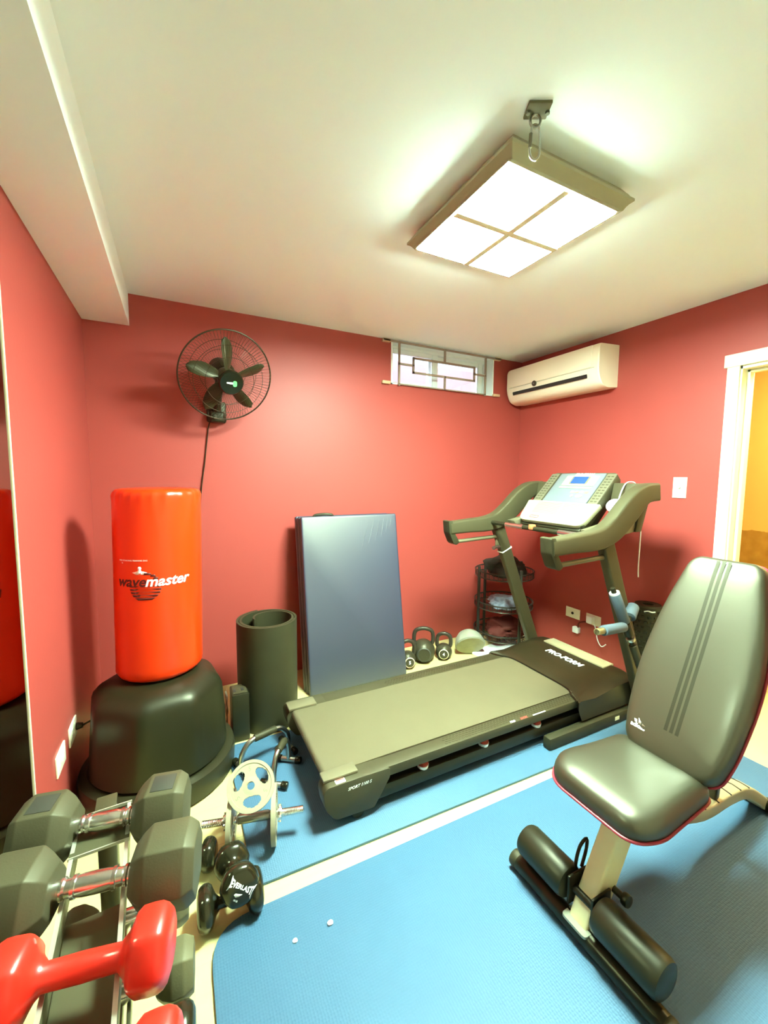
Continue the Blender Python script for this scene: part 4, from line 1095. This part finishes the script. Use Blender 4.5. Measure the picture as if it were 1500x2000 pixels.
def push_up(name_label, p0, p1, hgt, foot, label):
    t = thing('push_up_handle', label, 'push-up handle', ((p0.x+p1.x)/2, (p0.y+p1.y)/2, MT), 'push-up handles')
    ax = (p1-p0).normalized(); sd_ = V(-ax.y, ax.x, 0)
    zf = MT+.016
    a0_, a1_ = p0+V(0, 0, zf), p1+V(0, 0, zf); L_ = (p1-p0).length
    bm = B(); tube(bm, smooth_path([a0_, a0_+V(0, 0, hgt*.45), a0_+ax*L_*.10+V(0, 0, hgt*.82), a0_+ax*L_*.27+V(0, 0, hgt), a0_+ax*L_*.73+V(0, 0, hgt), a1_-ax*L_*.10+V(0, 0, hgt*.82), a1_+V(0, 0, hgt*.45), a1_], 5), .0115, n=12); part('frame_tube', bm, STEEL, t)
    bm = B(); cyl(bm, a0_+ax*L_*.27+V(0, 0, hgt), a0_+ax*L_*.73+V(0, 0, hgt), .0165, n=18, bev=.003); part('foam_grip', bm, RUBBER, t)
    for a_ in (a0_, a1_):
        bm = B(); cyl(bm, a_-sd_*foot, a_+sd_*foot, .0115, n=12); part('foot_tube', bm, STEEL, t)
        for s_ in (-1, 1):
            bm = B(); cyl(bm, a_+sd_*s_*(foot-.012), a_+sd_*s_*(foot+.018), .016, n=16, bev=.005); part('end_cap', bm, GLOSSBLK, t)
push_up('', V(.222, 1.86, 0), V(.452, 1.93, 0), .115, .055, 'steel push-up handle with foam grip, lying between the black box and the plate')
push_up('', V(.335, 1.70, 0), V(.43, 1.83, 0), .12, .045, 'steel push-up handle with foam grip nearest the treadmill, end caps showing')

# ------------------------------------------------------------------ small black dumbbells on the floor
def vinyl_body(bm, L_, rh, rg, hl, n=48, hexa=.35):
    """one-piece vinyl dumbbell along local x: rounded heads, necks, handle"""
    prof = []
    h = L_/2
    prof = [(-h, .02*rh), (-h, .62*rh), (-h+.004, .82*rh), (-h+.010, .93*rh), (-h+.018, .99*rh), (-h+hl*.5, rh), (-h+hl-.012, .98*rh), (-h+hl-.003, .86*rh), (-h+hl+.002, .66*rh), (-h+hl+.008, (rg/rh+.18)*rh), (-h+hl+.018, rg)]
    prof = prof+[(0, rg*1.06)]+[(-x, r) for x, r in prof[::-1]]
    rings = []
    for x, r in prof:
        w_ = max(0, min(1, (r/rh-.5)/.4))
        ring = []
        for i in range(n):
            a = 2*PI*i/n; b_ = ((a+PI/6) % (PI/3))-PI/6
            hx = math.cos(PI/6)/math.cos(b_)*1.05
            rr = r*((1-hexa*w_)+hexa*w_*hx); ring.append(V(x, rr*math.cos(a+PI/2), rr*math.sin(a+PI/2)))
        rings.append(ring)
    loft(bm, rings)
def place_x(t, p0, p1, roll=0):
    d = (Vector(p1)-Vector(p0)).normalized()
    z = V(0, 0, 1); y = z.cross(d).normalized(); z = d.cross(y)
    M = Matrix((d, y, z)).transposed() @ Matrix.Rotation(roll, 3, 'X')
    t.location = (Vector(p0)+Vector(p1))/2; t.rotation_euler = M.to_euler()
BV = mat('black_vinyl', (.018, .016, .007), .22, var=.1, coat=.2)
d1_ = thing('vinyl_dumbbell', 'black vinyl dumbbell lying sideways under the one with white lettering', 'dumbbell', (0, 0, 0), 'black vinyl dumbbells on the floor')
bm = B(); vinyl_body(bm, .190, .060, .0155, .045); part('body', bm, BV, d1_, smooth=50)
place_x(d1_, (.020, 1.243, .0595), (.196, 1.236, .0595))
d2_ = thing('vinyl_dumbbell', 'black vinyl dumbbell with white lettered end propped across another dumbbell', 'dumbbell', (0, 0, 0), 'black vinyl dumbbells on the floor')
bm = B(); vinyl_body(bm, .205, .057, .0155, .05); part('body', bm, BV, d2_, smooth=50)
# print on the +x face: u axis, v axis in the face
bm = B(); Fm = lambda a, b, c: V(.1027+c, a*.72+b*-.69, a*.69*-1*-1*(-1)+b*-.72*-1)
def face_map(rot):
    cr0, sr0 = math.cos(rot), math.sin(rot)
    return lambda a, b, c: V(.1022+c, a*cr0-b*sr0, a*sr0+b*cr0)
FR = face_map(math.radians(-38))
def flag(a, b): return (a, b)
ol = []
W_, H_ = .036, .0135
N_ = 12
for j in range(N_+1):
    x = -W_+2*W_*j/N_; ol.append((x*.86 if False else x, -H_*(.45+.75*(x/W_)**2)*(1)))
for j in range(N_+1):
    x = W_-2*W_*j/N_; ol.append((x, H_*(.62+.78*(x/W_)**2)))
ev = part
outl = B()
def lettered(a, b, c):
    s_ = a/W_; k_ = .45+.62*s_*s_+.1
    return FR(a, b*(k_/.62)+.002, c)
text_bm(outl, 'EVERLAST', .0165, lettered, .0008, 0, .0006)
prism(outl, [(-.009, -.016), (.012, -.012), (.004, -.020), (-.004, -.024), (-.012, -.020)], FR, 0, .0008)
text_bm(outl, '10 LB', .006, lambda a, b, c: FR(a, b-.031, c), .0006)
for k_, (a_, b_) in enumerate(((-W_*1.0, .0), (W_*1.0, 0))):
    sg_ = -1 if a_ < 0 else 1
    prism(outl, [(a_, -.012), (a_+sg_*.004, -.017), (a_+sg_*.001, 0), (a_+sg_*.005, .021), (a_, .015)], FR, 0, .0008)
bm.free(); part('lettering', outl, LETTER, d2_, 'white lettering', smooth=None)
place_x(d2_, (.124, 1.372, .060), (.133, 1.213, .118))
d3_ = thing('vinyl_dumbbell', 'black dumbbell with a cream grip on the floor beside the rack', 'dumbbell', (0, 0, 0), 'black vinyl dumbbells on the floor')
bm = B(); vinyl_body(bm, .185, .052, .0155, .045); part('body', bm, BV, d3_, smooth=50)
bm = B(); cyl(bm, (-.044, 0, 0), (.044, 0, 0), .0185, n=24, bev=.003); part('grip_sleeve', bm, CREAM, d3_, 'cream grip')
place_x(d3_, (.066, 1.435, .0525), (-.082, 1.48, .0525))

# ------------------------------------------------------------------ dumbbell rack and its dumbbells
RK = mat('rack_dark_steel', (.14, .125, .065), .32, metal=.35, var=.08)
RKE = mat('rack_bright_edge', (.62, .60, .48), .3, metal=.6)
ra = math.radians(2.6)                      # rails turned a little to the left of the room axis
rv_ = V(-math.sin(ra), math.cos(ra), 0); ru_ = V(math.cos(ra), math.sin(ra), 0)
ro_ = V(-.170, .90, 0)
fr = lambda a, b, z: ro_ + ru_*a + rv_*b + V(0, 0, z)
rk = thing('dumbbell_rack', 'dark steel two tier dumbbell rack by the left wall', 'dumbbell rack', ro_)
def obox(bm, a0, a1, b0, b1, z0, z1, bev=0):
    R_ = Matrix((ru_, rv_, V(0, 0, 1))).transposed()
    box(bm, fr((a0+a1)/2, (b0+b1)/2, (z0+z1)/2), (a1-a0, b1-b0, z1-z0), R_, bev)
ZT = .548
for s_ in (-1, 1):
    bm = B(); a_ = s_*.050
    obox(bm, a_-.0035, a_+.0035, -.62, .235, ZT-.045, ZT-.002, .001); part('rail', bm, RK, rk)
    bm = B(); obox(bm, a_-.0037, a_+.0037, -.62, .235, ZT-.002, ZT); part('rail_edge', bm, RKE, rk, 'bright rail edge')
    bm = B(); a2 = s_*.050
    obox(bm, a2-.0035, a2+.0035, -.62, .235, .262, .298, .001); part('lower_rail', bm, RK, rk)
bm = B(); R_ = Matrix((ru_, rv_, V(0, 0, 1))).transposed() @ Matrix.Rotation(math.radians(-5), 3, 'X')
box(bm, fr(0, .172, ZT-.006), (.110, .118, .004), R_); part('end_plate', bm, RK, rk)
bm = B(); box(bm, fr(0, .232, ZT-.001), (.112, .003, .007), R_); part('end_plate_lip', bm, RKE, rk, 'bright lip')
bm = B(); box(bm, fr(0, .112, ZT-.001), (.112, .003, .006), R_); part('end_plate_lip', bm, RKE, rk, 'bright lip')
bm = B(); obox(bm, -.02, .02, .236, .285, 0.002, ZT-.01, .003); part('post', bm, RK, rk)
bm = B(); obox(bm, -.022, .022, .235, .288, ZT-.01, ZT-.002, .002); part('post_cap', bm, GREYPL, rk)
bm = B(); obox(bm, -.02, .02, -.64, -.60, 0.002, ZT-.01, .003); part('post', bm, RK, rk)
bm = B(); obox(bm, -.014, .034, -.60, .24, .20, .235, .003); part('spine', bm, RK, rk)
bm = B(); obox(bm, -.046, .046, -.62, .008, ZT-.055, ZT-.05); part('upper_tray', bm, RK, rk)
bm = B(); obox(bm, -.012, .044, -.105, -.04, ZT-.050, ZT-.044); part('tray_tab', bm, RK, rk)
bm = B(); obox(bm, -.012, .046, -.107, -.104, ZT-.049, ZT-.036); part('tray_lip', bm, RKE, rk, 'bright lip')
for b_ in (.26, -.62):
    bm = B(); obox(bm, -.13, .13, b_-.02, b_+.02, .0, .03, .004); part('foot', bm, RK, rk)

HEXR = mat('hex_rubber', (.082, .071, .036), .5, var=.12, scale=10, bump=.12, bscale=250)
def hex_dumbbell(label, hl, rh, hgap, group, stamp=True, m=HEXR):
    t = thing('hex_dumbbell', label, 'dumbbell', (0, 0, 0), group)
    for s_ in (-1, 1):
        bm = B(); x0 = s_*hgap/2; x1 = s_*(hgap/2+hl)
        def hx(x, r, rot=PI/6): return [V(x, r*math.cos(rot+PI/3*i), r*math.sin(rot+PI/3*i)) for i in range(6)]
        rot = 0
        loft(bm, [hx(x0, rh*.60, rot), hx(x0+s_*.012, rh*.80, rot), hx(x0+s_*.03, rh, rot), hx(x1-s_*.018, rh, rot), hx(x1-s_*.003, rh*.86, rot), hx(x1, rh*.82, rot)])
        bmesh.ops.bevel(bm, geom=bm.edges[:], offset=.003, segments=2, profile=.5, affect='EDGES')
        h_ = part('head', bm, m, t, smooth=35)
        if stamp:
            bm = B(); zz = rh*math.cos(PI/6)
            xm = (x0+x1)/2+s_*.006
            bb(bm, xm-.024, xm+.024, -.026, .026, zz-.001, zz+.0012, .001); part('stamp', bm, mat('stamp_rubber', (.045, .043, .034), .6) if 'stamp_rubber' not in bpy.data.materials else bpy.data.materials['stamp_rubber'], h_)
    bm = B(); L_ = hgap/2
    lathe(bm, [(.001, -L_-.004), (.0165, -L_-.004), (.0165, -L_+.008), (.019, -L_+.010), (.019, -L_+.014), (.0155, -L_+.018), (.0165, -L_+.03), (.0188, -.020), (.0192, 0), (.0188, .020), (.0165, L_-.03), (.0155, L_-.018), (.019, L_-.014), (.019, L_-.010), (.0165, L_-.008), (.0165, L_+.004), (.001, L_+.004)], Matrix.Rotation(PI/2, 4, 'Y'), 28)
    for x in (-.034, .034):
        lathe(bm, [(.0165, -.004), (.0198, -.003), (.0198, .003), (.0165, .004)], Matrix.Translation((x, 0, 0)) @ Matrix.Rotation(PI/2, 4, 'Y'), 24)
    part('handle', bm, CHROME, t, 'chrome handle')
    return t
def on_rack(t, c, yaw, z): t.location = (c[0], c[1], z); t.rotation_euler = (0, 0, yaw)
h1 = hex_dumbbell('black hex dumbbell with square stamps at the far end of the rack', .110, .077, .118, 'hex dumbbells on the upper tier')
on_rack(h1, (-.168, 1.068), math.radians(-11), ZT+.019)
h2 = hex_dumbbell('black hex dumbbell without stamps between the stamped one and the red one', .118, .078, .132, 'hex dumbbells on the upper tier', stamp=False)
on_rack(h2, (-.166, .905), math.radians(-11), ZT+.020)
# red vinyl dumbbells
RV = mat('red_vinyl', (.70, .022, .010), .32, var=.06, coat=.15)
r1 = thing('red_dumbbell', 'red vinyl dumbbell lying whole across the rack rails', 'dumbbell', (0, 0, 0), 'red vinyl dumbbells on the rack')
bm = B(); vinyl_body(bm, .262, .059, .0185, .060, hexa=.6); part('body', bm, RV, r1, smooth=50)
on_rack(r1, (-.160, .748), math.radians(-11), ZT+.019)
r2 = dup_tree(r1, (-.150, .580, ZT+.019), (0, 0, math.radians(-9)), 'red vinyl dumbbell cut off at the bottom of the photo, only one end showing', 'red vinyl dumbbells on the rack')
# lower tier
HG = mat('worn_hex_rubber', (.13, .115, .055), .5, var=.15, scale=12, bump=.12, bscale=250)
l1 = hex_dumbbell('worn grey-green hex dumbbell on the lower tier, behind the other grey-green one', .070, .056, .118, 'hex dumbbells on the lower tier', stamp=False, m=HG)
on_rack(l1, (-.135, 1.055), math.radians(-3), .298+.019)
l2 = dup_tree(l1, (-.128, .895, .298+.019), (0, 0, math.radians(-4)), 'worn grey-green hex dumbbell on the lower tier below the red one', 'hex dumbbells on the lower tier')
l3 = thing('vinyl_dumbbell', 'glossy black dumbbell end on the lower tier at the bottom edge', 'dumbbell', (0, 0, 0))
bm = B(); vinyl_body(bm, .262, .052, .0165, .05); part('body', bm, BV, l3, smooth=50)
on_rack(l3, (-.132, .775), math.radians(-4), .298+.0175)
